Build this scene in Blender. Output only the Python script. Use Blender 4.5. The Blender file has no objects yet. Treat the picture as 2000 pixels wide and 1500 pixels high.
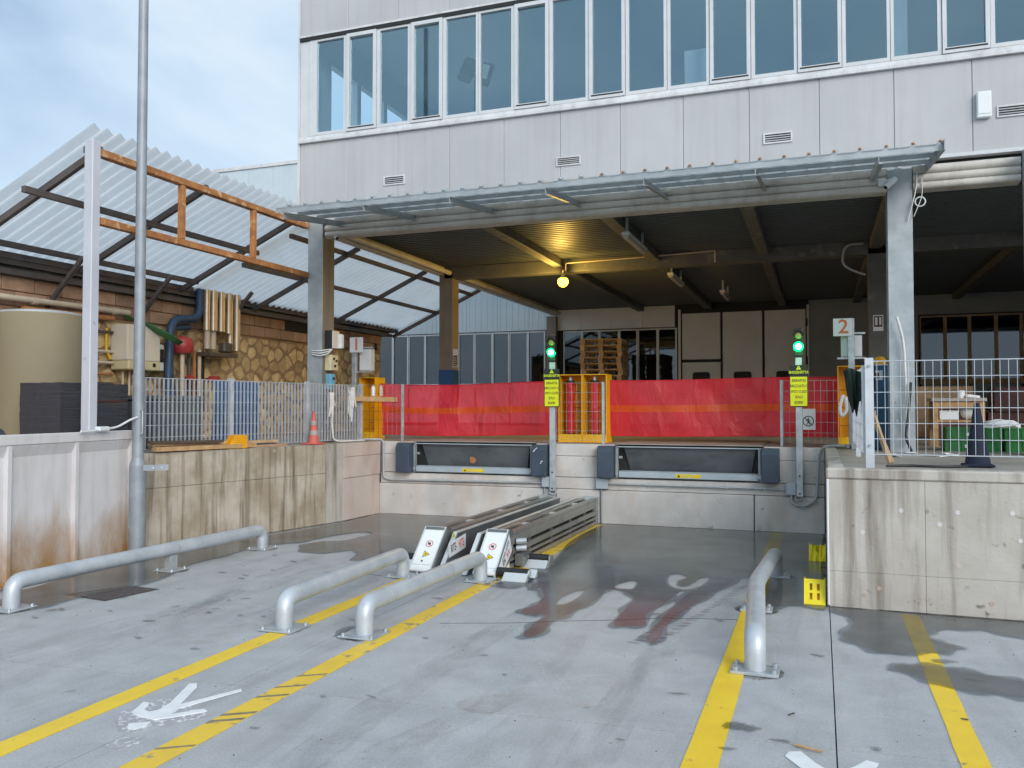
import bpy, bmesh, math, random
from mathutils import Vector, Matrix
R = math.radians
random.seed(7)
scene = bpy.context.scene
COL = scene.collection

# ------------------------------------------------------------------ camera
cam = bpy.data.cameras.new('camera')
cam.sensor_width = 36.0
cam.lens = 29.52
cam.clip_start = 0.05
cam.clip_end = 2000.0
camo = bpy.data.objects.new('camera', cam)
COL.objects.link(camo)
camo.location = (0, 0, 1.65)
camo.rotation_euler = (R(90 + 1.642), 0, R(20.118))
scene.camera = camo

# ------------------------------------------------------------------ sky, sun, exposure
SUN_EL, SUN_AZ = 25.0, 137.0      # high soft sun behind the viewer, veiled by cloud
world = bpy.data.worlds.new('World')
scene.world = world
world.use_nodes = True
wn, wl = world.node_tree.nodes, world.node_tree.links
wn.clear()
w_out = wn.new('ShaderNodeOutputWorld')
w_bg = wn.new('ShaderNodeBackground')
w_bg.inputs['Strength'].default_value = 0.10
sky = wn.new('ShaderNodeTexSky')
sky.sky_type = 'NISHITA'
sky.sun_disc = False
sky.sun_elevation = R(SUN_EL)
sky.sun_rotation = R(SUN_AZ)
sky.air_density = 1.0
sky.dust_density = 3.0
tc = wn.new('ShaderNodeTexCoord')
mp = wn.new('ShaderNodeMapping')
mp.inputs['Scale'].default_value = (1.6, 1.6, 3.4)
mp.inputs['Location'].default_value = (3.1, 1.7, 0.4)
n1 = wn.new('ShaderNodeTexNoise')
n1.inputs['Scale'].default_value = 1.5
n1.inputs['Detail'].default_value = 5
n1.inputs['Roughness'].default_value = 0.5
n1.inputs['Distortion'].default_value = 0.4
rp = wn.new('ShaderNodeValToRGB')
cr = rp.color_ramp
cr.elements[0].position = 0.34; cr.elements[0].color = (2.8, 3.8, 5.3, 1)
cr.elements[1].position = 0.68; cr.elements[1].color = (5.6, 6.4, 7.0, 1)
e = cr.elements.new(0.5); e.color = (4.0, 5.1, 6.3, 1)
mx = wn.new('ShaderNodeMixRGB')
mx.inputs['Fac'].default_value = 0.88
wl.new(tc.outputs['Generated'], mp.inputs['Vector'])
wl.new(mp.outputs['Vector'], n1.inputs['Vector'])
wl.new(n1.outputs['Fac'], rp.inputs['Fac'])
wl.new(sky.outputs['Color'], mx.inputs['Color1'])
wl.new(rp.outputs['Color'], mx.inputs['Color2'])
wl.new(mx.outputs['Color'], w_bg.inputs['Color'])
wl.new(w_bg.outputs['Background'], w_out.inputs['Surface'])

sun = bpy.data.lights.new('sun', 'SUN')
sun.energy = 1.5
sun.angle = R(36)
sun.color = (1.0, 0.975, 0.94)
suno = bpy.data.objects.new('sun', sun)
COL.objects.link(suno)
# lamp shines along -Z; put it where the sky's sun stands
az = R(SUN_AZ)
sd = Vector((math.sin(az) * math.cos(R(SUN_EL)), math.cos(az) * math.cos(R(SUN_EL)), math.sin(R(SUN_EL))))
suno.rotation_euler = sd.to_track_quat('Z', 'Y').to_euler()

vs = scene.view_settings
vs.view_transform = 'Standard'
vs.look = 'None'
vs.gamma = 1.0
vs.use_curve_mapping = False
vs.exposure = 0.62
try:
    scene.cycles.max_bounces = 6
    scene.cycles.diffuse_bounces = 3
    scene.cycles.glossy_bounces = 3
    scene.cycles.transmission_bounces = 3
    scene.cycles.transparent_max_bounces = 8
    scene.cycles.caustics_reflective = False
    scene.cycles.caustics_refractive = False
    scene.cycles.use_denoising = True
    scene.cycles.use_adaptive_sampling = True
    scene.cycles.adaptive_threshold = 0.03
except Exception:
    pass

# ------------------------------------------------------------------ materials
def mat(name):
    m = bpy.data.materials.new(name)
    m.use_nodes = True
    return m, m.node_tree.nodes, m.node_tree.links, m.node_tree.nodes['Principled BSDF']

def noise(n, l, scale, vec, detail=5.0, rough=0.55, dist=0.0):
    t = n.new('ShaderNodeTexNoise')
    t.inputs['Scale'].default_value = scale
    t.inputs['Detail'].default_value = detail
    t.inputs['Roughness'].default_value = rough
    t.inputs['Distortion'].default_value = dist
    l.new(vec, t.inputs['Vector'])
    return t

def ramp(n, l, fac, p0, c0, p1, c1):
    r = n.new('ShaderNodeValToRGB')
    a, b = r.color_ramp.elements
    a.position, b.position = p0, p1
    a.color = (*c0, 1) if len(c0) == 3 else c0
    b.color = (*c1, 1) if len(c1) == 3 else c1
    l.new(fac, r.inputs['Fac'])
    return r

def mixc(n, l, fac, a, b, mode='MIX'):
    m = n.new('ShaderNodeMixRGB')
    m.blend_type = mode
    for s, v in (('Fac', fac), ('Color1', a), ('Color2', b)):
        if hasattr(v, 'is_linked') or hasattr(v, 'links'):
            l.new(v, m.inputs[s])
        else:
            m.inputs[s].default_value = v if s == 'Fac' else (*v, 1)
    return m.outputs['Color']

def posvec(n, l, sc=(1, 1, 1)):
    g = n.new('ShaderNodeNewGeometry')
    m = n.new('ShaderNodeMapping')
    m.inputs['Scale'].default_value = sc
    l.new(g.outputs['Position'], m.inputs['Vector'])
    return m.outputs['Vector']

def pm(name, col, col2=None, scale=3.0, rough=0.6, metal=0.0, bump=0.15, bscale=40.0,
       streak=None, spots=None, rnd=0.0, rvar=0.12, contrast=(0.35, 0.68), spec=0.5):
    """Painted / mineral / metal surface: two tones of the colour, vertical run-off streaks, grain."""
    m, n, l, b = mat(name)
    v = posvec(n, l)
    col2 = col2 or tuple(c * 0.8 for c in col)
    t = noise(n, l, scale, v, 3.5, 0.6)
    c = ramp(n, l, t.outputs['Fac'], contrast[0], col2, contrast[1], col).outputs['Color']
    if streak:
        scol, amt, sx, sz = streak
        sv = posvec(n, l, (sx, sx, sz))
        s = noise(n, l, 1.0, sv, 4, 0.65, 0.3)
        sf = ramp(n, l, s.outputs['Fac'], 0.47, (0, 0, 0), 0.72, (amt,) * 3)
        c = mixc(n, l, sf.outputs['Color'], c, scol)
    if spots:
        pcol, pscale, lo, hi = spots
        p = noise(n, l, pscale, v, 2.5, 0.6)
        pf = ramp(n, l, p.outputs['Fac'], lo, (0, 0, 0), hi, (1, 1, 1))
        c = mixc(n, l, pf.outputs['Color'], c, pcol)
    if rnd:
        oi = n.new('ShaderNodeObjectInfo')
        hs = n.new('ShaderNodeHueSaturation')
        mr = n.new('ShaderNodeMapRange')
        mr.inputs['To Min'].default_value = 1 - rnd
        mr.inputs['To Max'].default_value = 1 + rnd
        l.new(oi.outputs['Random'], mr.inputs['Value'])
        l.new(mr.outputs['Result'], hs.inputs['Value'])
        l.new(c, hs.inputs['Color'])
        c = hs.outputs['Color']
    l.new(c, b.inputs['Base Color'])
    b.inputs['Metallic'].default_value = metal
    b.inputs['Specular IOR Level'].default_value = spec
    rn = t
    rr = n.new('ShaderNodeMapRange')
    rr.inputs['To Min'].default_value = max(0.03, rough - rvar)
    rr.inputs['To Max'].default_value = min(1, rough + rvar)
    l.new(rn.outputs['Fac'], rr.inputs['Value'])
    l.new(rr.outputs['Result'], b.inputs['Roughness'])
    if bump:
        bn = noise(n, l, bscale, v, 1.5, 0.6)
        bp = n.new('ShaderNodeBump')
        bp.inputs['Strength'].default_value = bump
        bp.inputs['Distance'].default_value = 0.01
        l.new(bn.outputs['Fac'], bp.inputs['Height'])
        l.new(bp.outputs['Normal'], b.inputs['Normal'])
    return m

M = {}
# yard slab: power-floated concrete, pale, blotched, with tyre dirt along the lanes
def yard_mat():
    m, n, l, b = mat('yard_concrete')
    v = posvec(n, l)
    big = noise(n, l, 0.55, v, 4, 0.6, 0.5)
    c = ramp(n, l, big.outputs['Fac'], 0.32, (0.36, 0.373, 0.384), 0.68, (0.485, 0.492, 0.493)).outputs['Color']
    mid = noise(n, l, 3.2, v, 6, 0.68, 0.3)
    c = mixc(n, l, 0.55, c, ramp(n, l, mid.outputs['Fac'], 0.35, (0.35, 0.362, 0.369), 0.7, (0.525, 0.533, 0.533)).outputs['Color'])
    tv = posvec(n, l, (3.0, 0.35, 1.0))
    ty = noise(n, l, 1.3, tv, 4, 0.6, 0.6)
    c = mixc(n, l, ramp(n, l, ty.outputs['Fac'], 0.52, (0, 0, 0), 0.74, (0.34,) * 3).outputs['Color'], c, (0.19, 0.185, 0.175))
    ru = noise(n, l, 0.8, posvec(n, l, (1, 0.6, 1)), 3, 0.6)
    c = mixc(n, l, ramp(n, l, ru.outputs['Fac'], 0.62, (0, 0, 0), 0.8, (0.22,) * 3).outputs['Color'], c, (0.42, 0.33, 0.24))
    sp = n.new('ShaderNodeTexVoronoi')
    sp.inputs['Scale'].default_value = 5.5
    l.new(v, sp.inputs['Vector'])
    c = mixc(n, l, ramp(n, l, sp.outputs['Distance'], 0.035, (0.5,) * 3, 0.06, (0, 0, 0)).outputs['Color'], c, (0.12, 0.115, 0.11))
    fine = noise(n, l, 70, v, 2, 0.7)
    c = mixc(n, l, 0.30, c, ramp(n, l, fine.outputs['Fac'], 0.3, (0.3, 0.3, 0.3), 0.7, (0.7, 0.7, 0.7)).outputs['Color'], 'OVERLAY')
    l.new(c, b.inputs['Base Color'])
    rr = n.new('ShaderNodeMapRange')
    rr.inputs['To Min'].default_value = 0.42
    rr.inputs['To Max'].default_value = 0.78
    l.new(mid.outputs['Fac'], rr.inputs['Value'])
    l.new(rr.outputs['Result'], b.inputs['Roughness'])
    bn = noise(n, l, 60, v, 2, 0.65)
    bp = n.new('ShaderNodeBump')
    bp.inputs['Strength'].default_value = 0.12
    bp.inputs['Distance'].default_value = 0.006
    l.new(bn.outputs['Fac'], bp.inputs['Height'])
    l.new(bp.outputs['Normal'], b.inputs['Normal'])
    return m
M['yard'] = yard_mat()

# standing rain water: darkens what lies under it and mirrors what stands behind
def water_mat(name, dark, rough=0.03, gl=1.0):
    m, n, l, b = mat(name)
    n.remove(b)
    out = n['Material Output']
    tr = n.new('ShaderNodeBsdfTransparent')
    v = posvec(n, l)
    t = noise(n, l, 1.6, v, 5, 0.6)
    c = ramp(n, l, t.outputs['Fac'], 0.3, dark, 0.7, tuple(min(1, x * 1.22) for x in dark))
    l.new(c.outputs['Color'], tr.inputs['Color'])
    gs = n.new('ShaderNodeBsdfGlossy')
    gs.inputs['Roughness'].default_value = rough
    gs.inputs['Color'].default_value = (gl, gl, gl, 1)
    fr = n.new('ShaderNodeFresnel')
    fr.inputs['IOR'].default_value = 1.23
    bn = noise(n, l, 22, v, 3, 0.5)
    bp = n.new('ShaderNodeBump')
    bp.inputs['Strength'].default_value = 0.03
    bp.inputs['Distance'].default_value = 0.004
    l.new(bn.outputs['Fac'], bp.inputs['Height'])
    l.new(bp.outputs['Normal'], gs.inputs['Normal'])
    l.new(bp.outputs['Normal'], fr.inputs['Normal'])
    mxs = n.new('ShaderNodeMixShader')
    l.new(fr.outputs['Fac'], mxs.inputs['Fac'])
    l.new(tr.outputs['BSDF'], mxs.inputs[1])
    l.new(gs.outputs['BSDF'], mxs.inputs[2])
    l.new(mxs.outputs['Shader'], out.inputs['Surface'])
    return m
M['water'] = water_mat('rain_water', (0.88, 0.85, 0.805), 0.13)
M['halo'] = water_mat('drying_edge', (0.93, 0.925, 0.915), 0.45, 0.6)
M['damp'] = water_mat('damp_film', (0.76, 0.75, 0.735), 0.25)

def glass_mat(name, tint, refl, rough=0.02, rcol=(0.9, 0.95, 1.0)):
    m, n, l, b = mat(name)
    n.remove(b)
    out = n['Material Output']
    tr = n.new('ShaderNodeBsdfTransparent'); tr.inputs['Color'].default_value = (*tint, 1)
    gs = n.new('ShaderNodeBsdfGlossy'); gs.inputs['Roughness'].default_value = rough
    gs.inputs['Color'].default_value = (*rcol, 1)
    lw = n.new('ShaderNodeLayerWeight'); lw.inputs['Blend'].default_value = 0.25
    mr = n.new('ShaderNodeMapRange')
    mr.inputs['To Min'].default_value = refl
    mr.inputs['To Max'].default_value = 0.9
    l.new(lw.outputs['Fresnel'], mr.inputs['Value'])
    mxs = n.new('ShaderNodeMixShader')
    l.new(mr.outputs['Result'], mxs.inputs['Fac'])
    l.new(tr.outputs['BSDF'], mxs.inputs[1]); l.new(gs.outputs['BSDF'], mxs.inputs[2])
    l.new(mxs.outputs['Shader'], out.inputs['Surface'])
    return m
M['glass'] = glass_mat('coated_glass', (0.83, 0.915, 0.955), 0.125, 0.02, (0.62, 0.86, 0.98))
M['dark_glass'] = glass_mat('shaded_glass', (0.45, 0.52, 0.56), 0.07)

def sheet_mat(name, col, trans, rough=0.45):
    """translucent corrugated plastic, slightly weathered"""
    m, n, l, b = mat(name)
    out = n['Material Output']
    v = posvec(n, l)
    t = noise(n, l, 1.2, v, 6, 0.6)
    dv = posvec(n, l, (0.6, 5.0, 0.6))
    d = noise(n, l, 1.0, dv, 6, 0.7)
    c = ramp(n, l, t.outputs['Fac'], 0.3, tuple(x * 0.86 for x in col), 0.7, col).outputs['Color']
    c = mixc(n, l, ramp(n, l, d.outputs['Fac'], 0.55, (0, 0, 0), 0.8, (0.25,) * 3).outputs['Color'], c, tuple(x * 0.7 for x in col))
    l.new(c, b.inputs['Base Color'])
    b.inputs['Roughness'].default_value = rough
    tl = n.new('ShaderNodeBsdfTranslucent')
    l.new(c, tl.inputs['Color'])
    mxs = n.new('ShaderNodeMixShader'); mxs.inputs['Fac'].default_value = trans
    l.new(b.outputs['BSDF'], mxs.inputs[1]); l.new(tl.outputs['BSDF'], mxs.inputs[2])
    l.new(mxs.outputs['Shader'], out.inputs['Surface'])
    return m
M['roof_sheet'] = sheet_mat('translucent_roof', (0.97, 0.955, 0.92), 0.86)
M['canopy_sheet'] = sheet_mat('canopy_sheet', (0.66, 0.72, 0.74), 0.45, 0.4)

def cloth_mat(name, col, see):
    m, n, l, b = mat(name)
    out = n['Material Output']
    v = posvec(n, l)
    t = noise(n, l, 2.5, v, 4, 0.5)
    c = ramp(n, l, t.outputs['Fac'], 0.3, tuple(x * 0.85 for x in col), 0.7, col).outputs['Color']
    l.new(c, b.inputs['Base Color'])
    b.inputs['Roughness'].default_value = 0.4
    cn_ = noise(n, l, 1.0, posvec(n, l, (3.0, 3.0, 1.4)), 4, 0.55, 1.2)
    bp = n.new('ShaderNodeBump'); bp.inputs['Strength'].default_value = 0.9; bp.inputs['Distance'].default_value = 0.06
    l.new(cn_.outputs['Fac'], bp.inputs['Height']); l.new(bp.outputs['Normal'], b.inputs['Normal'])
    tr = n.new('ShaderNodeBsdfTransparent'); tr.inputs['Color'].default_value = (1.0, 0.72, 0.78, 1)
    tl = n.new('ShaderNodeBsdfTranslucent'); l.new(c, tl.inputs['Color'])
    m1 = n.new('ShaderNodeMixShader'); m1.inputs['Fac'].default_value = 0.3
    l.new(b.outputs['BSDF'], m1.inputs[1]); l.new(tl.outputs['BSDF'], m1.inputs[2])
    m2 = n.new('ShaderNodeMixShader'); m2.inputs['Fac'].default_value = see
    l.new(m1.outputs['Shader'], m2.inputs[1]); l.new(tr.outputs['BSDF'], m2.inputs[2])
    l.new(m2.outputs['Shader'], out.inputs['Surface'])
    return m
M['red_cloth'] = cloth_mat('red_barrier_cloth', (0.98, 0.045, 0.07), 0.17)
M['orange_cloth'] = cloth_mat('orange_band_cloth', (0.95, 0.14, 0.025), 0.12)

def emit_mat(name, col, s):
    m, n, l, b = mat(name)
    n.remove(b)
    em = n.new('ShaderNodeEmission'); em.inputs['Color'].default_value = (*col, 1); em.inputs['Strength'].default_value = s
    l.new(em.outputs['Emission'], n['Material Output'].inputs['Surface'])
    return m
M['lamp_yellow'] = emit_mat('sodium_lamp', (1.0, 0.62, 0.035), 9)
M['lamp_green'] = emit_mat('green_lamp', (0.0, 1.0, 0.10), 7)
M['lamp_core'] = emit_mat('green_lamp_core', (0.35, 1.0, 0.55), 6)

WARM = (0.11, 0.075, 0.04)
M['stained'] = pm('stained_concrete', (0.53, 0.475, 0.40), (0.34, 0.28, 0.205), 2.2, 0.85, 0, 0.5, 22,
                  streak=((0.115, 0.082, 0.045), 1.0, 9.0, 0.6), spots=((0.50, 0.47, 0.42), 7.0, 0.68, 0.80))
M['pale_concrete'] = pm('cast_concrete', (0.54, 0.51, 0.465), (0.42, 0.39, 0.345), 1.6, 0.8, 0, 0.3, 30,
                        streak=((0.13, 0.105, 0.07), 0.95, 5.0, 0.35), spots=((0.19, 0.17, 0.14), 9.0, 0.66, 0.76))
M['dock_concrete'] = pm('dock_concrete', (0.68, 0.66, 0.63), (0.53, 0.51, 0.49), 1.8, 0.75, 0, 0.25, 30,
                        streak=((0.52, 0.36, 0.25), 0.5, 2.2, 0.9), spots=((0.22, 0.21, 0.2), 8.0, 0.66, 0.78))
M['patched'] = pm('rendered_patch', (0.62, 0.51, 0.46), (0.53, 0.46, 0.42), 1.6, 0.75, 0, 0.2, 30,
                  streak=((0.38, 0.22, 0.13), 0.5, 2.5, 0.9))
M['precast'] = pm('precast_concrete', (0.70, 0.68, 0.68), (0.61, 0.59, 0.59), 1.2, 0.8, 0, 0.2, 40,
                  streak=((0.38, 0.34, 0.31), 0.32, 5.0, 0.7))
def precast_mat():
    m = M['precast']; n, l = m.node_tree.nodes, m.node_tree.links
    b = n['Principled BSDF']
    src = b.inputs['Base Color'].links[0].from_socket
    g = n.new('ShaderNodeNewGeometry'); s = n.new('ShaderNodeSeparateXYZ')
    l.new(g.outputs['Position'], s.inputs['Vector'])
    nz = noise(n, l, 1.0, posvec(n, l, (2.5, 2.5, 0.8)), 6, 0.65, 0.6)
    ad = n.new('ShaderNodeMath'); ad.operation = 'MULTIPLY_ADD'
    l.new(nz.outputs['Fac'], ad.inputs[0]); ad.inputs[1].default_value = -1.5
    l.new(s.outputs['Z'], ad.inputs[2])
    r = ramp(n, l, ad.outputs['Value'], 0.0, (0.9,) * 3, 0.15, (0, 0, 0))
    # rust-brown splash stains low on the panel
    mr = n.new('ShaderNodeMapRange')
    mr.inputs['From Min'].default_value = -0.85; mr.inputs['From Max'].default_value = -0.15
    mr.inputs['To Min'].default_value = 1; mr.inputs['To Max'].default_value = 0
    l.new(ad.outputs['Value'], mr.inputs['Value'])
    n.remove(r)
    l.new(mixc(n, l, mr.outputs['Result'], src, (0.36, 0.20, 0.075)), b.inputs['Base Color'])
precast_mat()
M['joint'] = pm('joint_filler', (0.11, 0.105, 0.10), None, 8, 0.9)
M['platform'] = pm('platform_concrete', (0.40, 0.37, 0.32), (0.30, 0.27, 0.23), 1.5, 0.6, 0, 0.15)
M['yellow_paint'] = pm('yellow_line_paint', (0.90, 0.63, 0.04), (0.84, 0.56, 0.04), 5, 0.5, 0, 0.12, 80,
                       spots=((0.36, 0.29, 0.12), 11, 0.66, 0.76))
M['yellow_worn'] = pm('worn_yellow_paint', (0.88, 0.60, 0.05), (0.80, 0.53, 0.05), 5, 0.5, 0, 0.12, 80,
                      spots=((0.33, 0.28, 0.16), 7, 0.60, 0.68))
M['white_paint'] = pm('white_road_paint', (0.84, 0.86, 0.86), (0.76, 0.78, 0.78), 9, 0.6, 0, 0.1)
M['grey_smear'] = pm('painted_over_patch', (0.42, 0.42, 0.44), (0.36, 0.36, 0.37), 14, 0.65, 0, 0.1,
                     spots=((0.70, 0.71, 0.72), 26, 0.52, 0.62))
M['galv'] = pm('galvanised_steel', (0.60, 0.64, 0.66), (0.44, 0.48, 0.51), 9, 0.42, 0.55, 0.06, 50, rvar=0.14)
M['galv_tube'] = pm('galvanised_tube', (0.60, 0.64, 0.67), (0.42, 0.46, 0.50), 4, 0.45, 0.3, 0.10, 40,
                    spots=((0.30, 0.32, 0.34), 24, 0.66, 0.78), contrast=(0.28, 0.76))
M['post_galv'] = pm('weathered_post_galvanising', (0.33, 0.36, 0.39), (0.25, 0.28, 0.31), 5, 0.5, 0.2, 0.06, 50)
M['skid'] = pm('skid_rubber', (0.30, 0.25, 0.14), (0.19, 0.165, 0.11), 20, 0.7, 0, 0.0)
M['galv_dull'] = pm('dull_galvanised_column', (0.44, 0.48, 0.50), (0.33, 0.37, 0.39), 5, 0.5, 0.4, 0.08)
M['fence'] = pm('galvanised_grille', (0.62, 0.66, 0.70), (0.50, 0.54, 0.58), 6, 0.5, 0.35, 0.0)
M['cladding'] = pm('white_cladding', (0.51, 0.513, 0.52), (0.455, 0.458, 0.465), 0.9, 0.42, 0, 0.03, 20,
                   streak=((0.38, 0.365, 0.34), 0.36, 9.0, 0.35), rnd=0.03)
M['cladding_trim'] = pm('cladding_trim', (0.70, 0.71, 0.71), (0.6, 0.6, 0.6), 2.0, 0.45, 0, 0.03,
                        streak=((0.33, 0.31, 0.29), 0.5, 6.0, 1.2))
M['blue_cladding'] = pm('pale_blue_cladding', (0.58, 0.66, 0.70), (0.53, 0.61, 0.65), 1.0, 0.45, 0, 0.03, rnd=0.02)
M['dim_panel'] = pm('grey_infill_panel', (0.76, 0.77, 0.73), (0.68, 0.69, 0.65), 1.2, 0.5, 0, 0.04)
M['white_frame'] = pm('white_aluminium_frame', (0.64, 0.66, 0.67), (0.58, 0.60, 0.61), 4, 0.4, 0.0, 0.02)
M['dark_gap'] = pm('gasket_recess_black', (0.02, 0.022, 0.022), None, 5, 0.7)  # gasket rubber; same black puts shade into recess and opening backs
M['room'] = pm('office_room', (0.84, 0.90, 0.92), (0.80, 0.86, 0.88), 1.0, 0.8)
M['beam_cream'] = pm('cream_beam_cover', (0.62, 0.59, 0.53), (0.52, 0.49, 0.44), 1.5, 0.5, 0, 0.06,
                     streak=((0.25, 0.22, 0.18), 0.5, 4, 1.5))
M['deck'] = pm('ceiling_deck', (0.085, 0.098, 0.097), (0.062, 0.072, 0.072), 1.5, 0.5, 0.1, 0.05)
M['beam_dark'] = pm('dusty_beam', (0.15, 0.15, 0.135), (0.105, 0.105, 0.095), 2.5, 0.7, 0, 0.15,
                    spots=((0.20, 0.19, 0.16), 4, 0.60, 0.70))
M['col_brown'] = pm('weathered_column', (0.27, 0.235, 0.195), (0.20, 0.175, 0.145), 1.5, 0.65, 0, 0.08,
                    streak=((0.15, 0.11, 0.07), 0.7, 10, 0.4))
M['blue_paint'] = pm('blue_paint', (0.025, 0.10, 0.28), None, 4, 0.45)
M['rust'] = pm('rusty_steel', (0.50, 0.22, 0.075), (0.30, 0.125, 0.045), 7, 0.85, 0, 0.3, 60,
               spots=((0.62, 0.40, 0.22), 9, 0.58, 0.70))
M['brown_steel'] = pm('dark_brown_steel', (0.12, 0.10, 0.095), (0.085, 0.07, 0.065), 5, 0.6, 0.1, 0.1)
M['lilac_post'] = pm('pale_painted_post', (0.56, 0.57, 0.62), (0.50, 0.51, 0.56), 2.5, 0.5, 0, 0.05,
                     spots=((0.42, 0.34, 0.26), 8, 0.72, 0.8))
M['stone'] = pm('field_stone', (0.72, 0.54, 0.29), (0.52, 0.36, 0.17), 6, 0.85, 0, 0.5, 25, rnd=0.28)
M['mortar'] = pm('brown_mortar', (0.42, 0.295, 0.17), (0.33, 0.22, 0.125), 6, 0.95, 0, 0.5, 30)
M['block'] = pm('clay_block', (0.46, 0.285, 0.18), (0.34, 0.205, 0.13), 5, 0.9, 0, 0.4, 25, rnd=0.18)
M['bumper'] = pm('bumper_rubber', (0.06, 0.085, 0.12), (0.045, 0.065, 0.095), 4, 0.5, 0, 0.06)
M['leveller_dark'] = pm('leveller_plate', (0.135, 0.145, 0.155), (0.09, 0.10, 0.108), 1.4, 0.45, 0.2, 0.08,
                        streak=((0.05, 0.055, 0.06), 0.7, 2.0, 6.0))
M['leveller_lip'] = pm('leveller_beam', (0.50, 0.57, 0.62), (0.42, 0.49, 0.54), 3, 0.45, 0.2, 0.05)
M['yellow_box'] = pm('yellow_powder_coat', (0.95, 0.52, 0.01), (0.88, 0.46, 0.01), 3, 0.4, 0, 0.03,
                     spots=((0.45, 0.22, 0.03), 12, 0.74, 0.8))
M['yellow_sticker'] = pm('yellow_vinyl', (0.85, 0.66, 0.0), (0.80, 0.60, 0.0), 5, 0.35, 0, 0.0)
M['sign_yellow'] = pm('sign_yellow', (0.78, 0.80, 0.01), (0.74, 0.76, 0.01), 4, 0.4, 0, 0.0)
M['chock_yellow'] = pm('yellow_plastic', (0.82, 0.70, 0.01), (0.74, 0.60, 0.01), 6, 0.45, 0, 0.06,
                       spots=((0.42, 0.32, 0.05), 12, 0.68, 0.78))
M['chock_orange'] = pm('orange_plastic', (0.85, 0.42, 0.01), (0.75, 0.34, 0.01), 6, 0.5, 0, 0.06)
M['black'] = pm('black_plastic', (0.02, 0.021, 0.022), None, 5, 0.45, 0, 0.03)
M['ink'] = pm('black_print', (0.018, 0.02, 0.025), None, 5, 0.6, 0, 0)
M['ink_red'] = pm('red_print', (0.60, 0.03, 0.04), None, 5, 0.5, 0, 0)
M['orange_print'] = pm('orange_digit', (0.72, 0.20, 0.08), (0.62, 0.17, 0.07), 9, 0.5, 0, 0)
M['white_enamel'] = pm('white_enamel', (0.80, 0.83, 0.82), (0.75, 0.78, 0.77), 3, 0.3, 0.0, 0.01)
M['white_plastic'] = pm('white_plastic', (0.76, 0.78, 0.80), (0.70, 0.72, 0.74), 3, 0.4, 0, 0.02)
M['grey_plate'] = pm('zinc_plate', (0.21, 0.22, 0.225), (0.15, 0.16, 0.165), 3, 0.38, 0.5, 0.05)
M['zinc'] = pm('zinc_rail', (0.42, 0.42, 0.39), (0.30, 0.30, 0.28), 4, 0.36, 0.6, 0.06)
M['zinc_light'] = pm('bright_zinc_edge', (0.72, 0.75, 0.74), (0.62, 0.65, 0.64), 4, 0.35, 0.4, 0.03)
M['wood'] = pm('raw_timber', (0.52, 0.33, 0.16), (0.38, 0.22, 0.10), 9, 0.8, 0, 0.3, 30, rnd=0.15)
M['pallet'] = pm('pallet_wood', (0.56, 0.40, 0.24), (0.43, 0.29, 0.165), 7, 0.85, 0, 0.3, 30, rnd=0.2)
M['cone_red'] = pm('faded_cone', (0.62, 0.14, 0.10), (0.50, 0.11, 0.09), 6, 0.6)
M['cone_band'] = pm('dirty_reflective_band', (0.42, 0.38, 0.36), (0.33, 0.28, 0.26), 10, 0.6)
M['strap'] = pm('white_webbing', (0.74, 0.73, 0.70), (0.6, 0.58, 0.55), 12, 0.8, 0, 0.2)
M['cable_grey'] = pm('grey_cable', (0.45, 0.47, 0.48), None, 6, 0.5)
M['cable_white'] = pm('white_cable', (0.72, 0.73, 0.72), None, 6, 0.5)
M['cable_black'] = pm('black_cable', (0.03, 0.03, 0.032), None, 6, 0.5)
M['tank'] = pm('olive_tank', (0.30, 0.255, 0.165), (0.25, 0.21, 0.135), 0.8, 0.85, 0, 0.03)
def film_mat():
    m, n, l, b = mat('black_stretch_film')
    b.inputs['Base Color'].default_value = (0.045, 0.046, 0.055, 1); b.inputs['Roughness'].default_value = 0.2
    t = noise(n, l, 1.0, posvec(n, l, (2.2, 2.2, 30)), 5, 0.6, 0.8)
    bp = n.new('ShaderNodeBump'); bp.inputs['Strength'].default_value = 1.0; bp.inputs['Distance'].default_value = 0.02
    l.new(t.outputs['Fac'], bp.inputs['Height']); l.new(bp.outputs['Normal'], b.inputs['Normal'])
    return m
M['wrap'] = film_mat()
M['boiler'] = pm('cream_boiler', (0.70, 0.64, 0.54), (0.64, 0.58, 0.48), 2, 0.4)
M['boiler_low'] = pm('boiler_cover', (0.66, 0.58, 0.36), None, 2, 0.45)
M['green_tarp'] = pm('green_tarpaulin', (0.06, 0.20, 0.07), (0.04, 0.13, 0.045), 5, 0.6, 0, 0.2)
M['red_vessel'] = pm('red_vessel', (0.44, 0.05, 0.05), None, 4, 0.4)
M['pipe_blue'] = pm('navy_lagging', (0.03, 0.075, 0.15), (0.02, 0.05, 0.10), 6, 0.5)
M['duct'] = pm('brass_toned_duct', (0.66, 0.54, 0.40), (0.56, 0.45, 0.32), 3, 0.36, 0.55, 0.0)
M['pipe_cream'] = pm('cream_pipe', (0.62, 0.52, 0.40), (0.52, 0.42, 0.31), 4, 0.5)
M['pipe_yellow'] = pm('yellow_gas_pipe', (0.68, 0.42, 0.01), None, 4, 0.4)
M['pipe_dark'] = pm('dark_pipe', (0.10, 0.08, 0.065), None, 4, 0.5)
M['beige_box'] = pm('beige_box', (0.68, 0.60, 0.38), None, 4, 0.45)
M['light_blue'] = pm('light_blue_box', (0.16, 0.42, 0.60), None, 4, 0.45)
M['green_crate'] = pm('green_crate', (0.025, 0.20, 0.045), (0.018, 0.14, 0.032), 4, 0.45)
M['green_cloth'] = pm('dark_green_cloth', (0.012, 0.03, 0.024), None, 8, 0.9, 0, 0.4)
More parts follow.
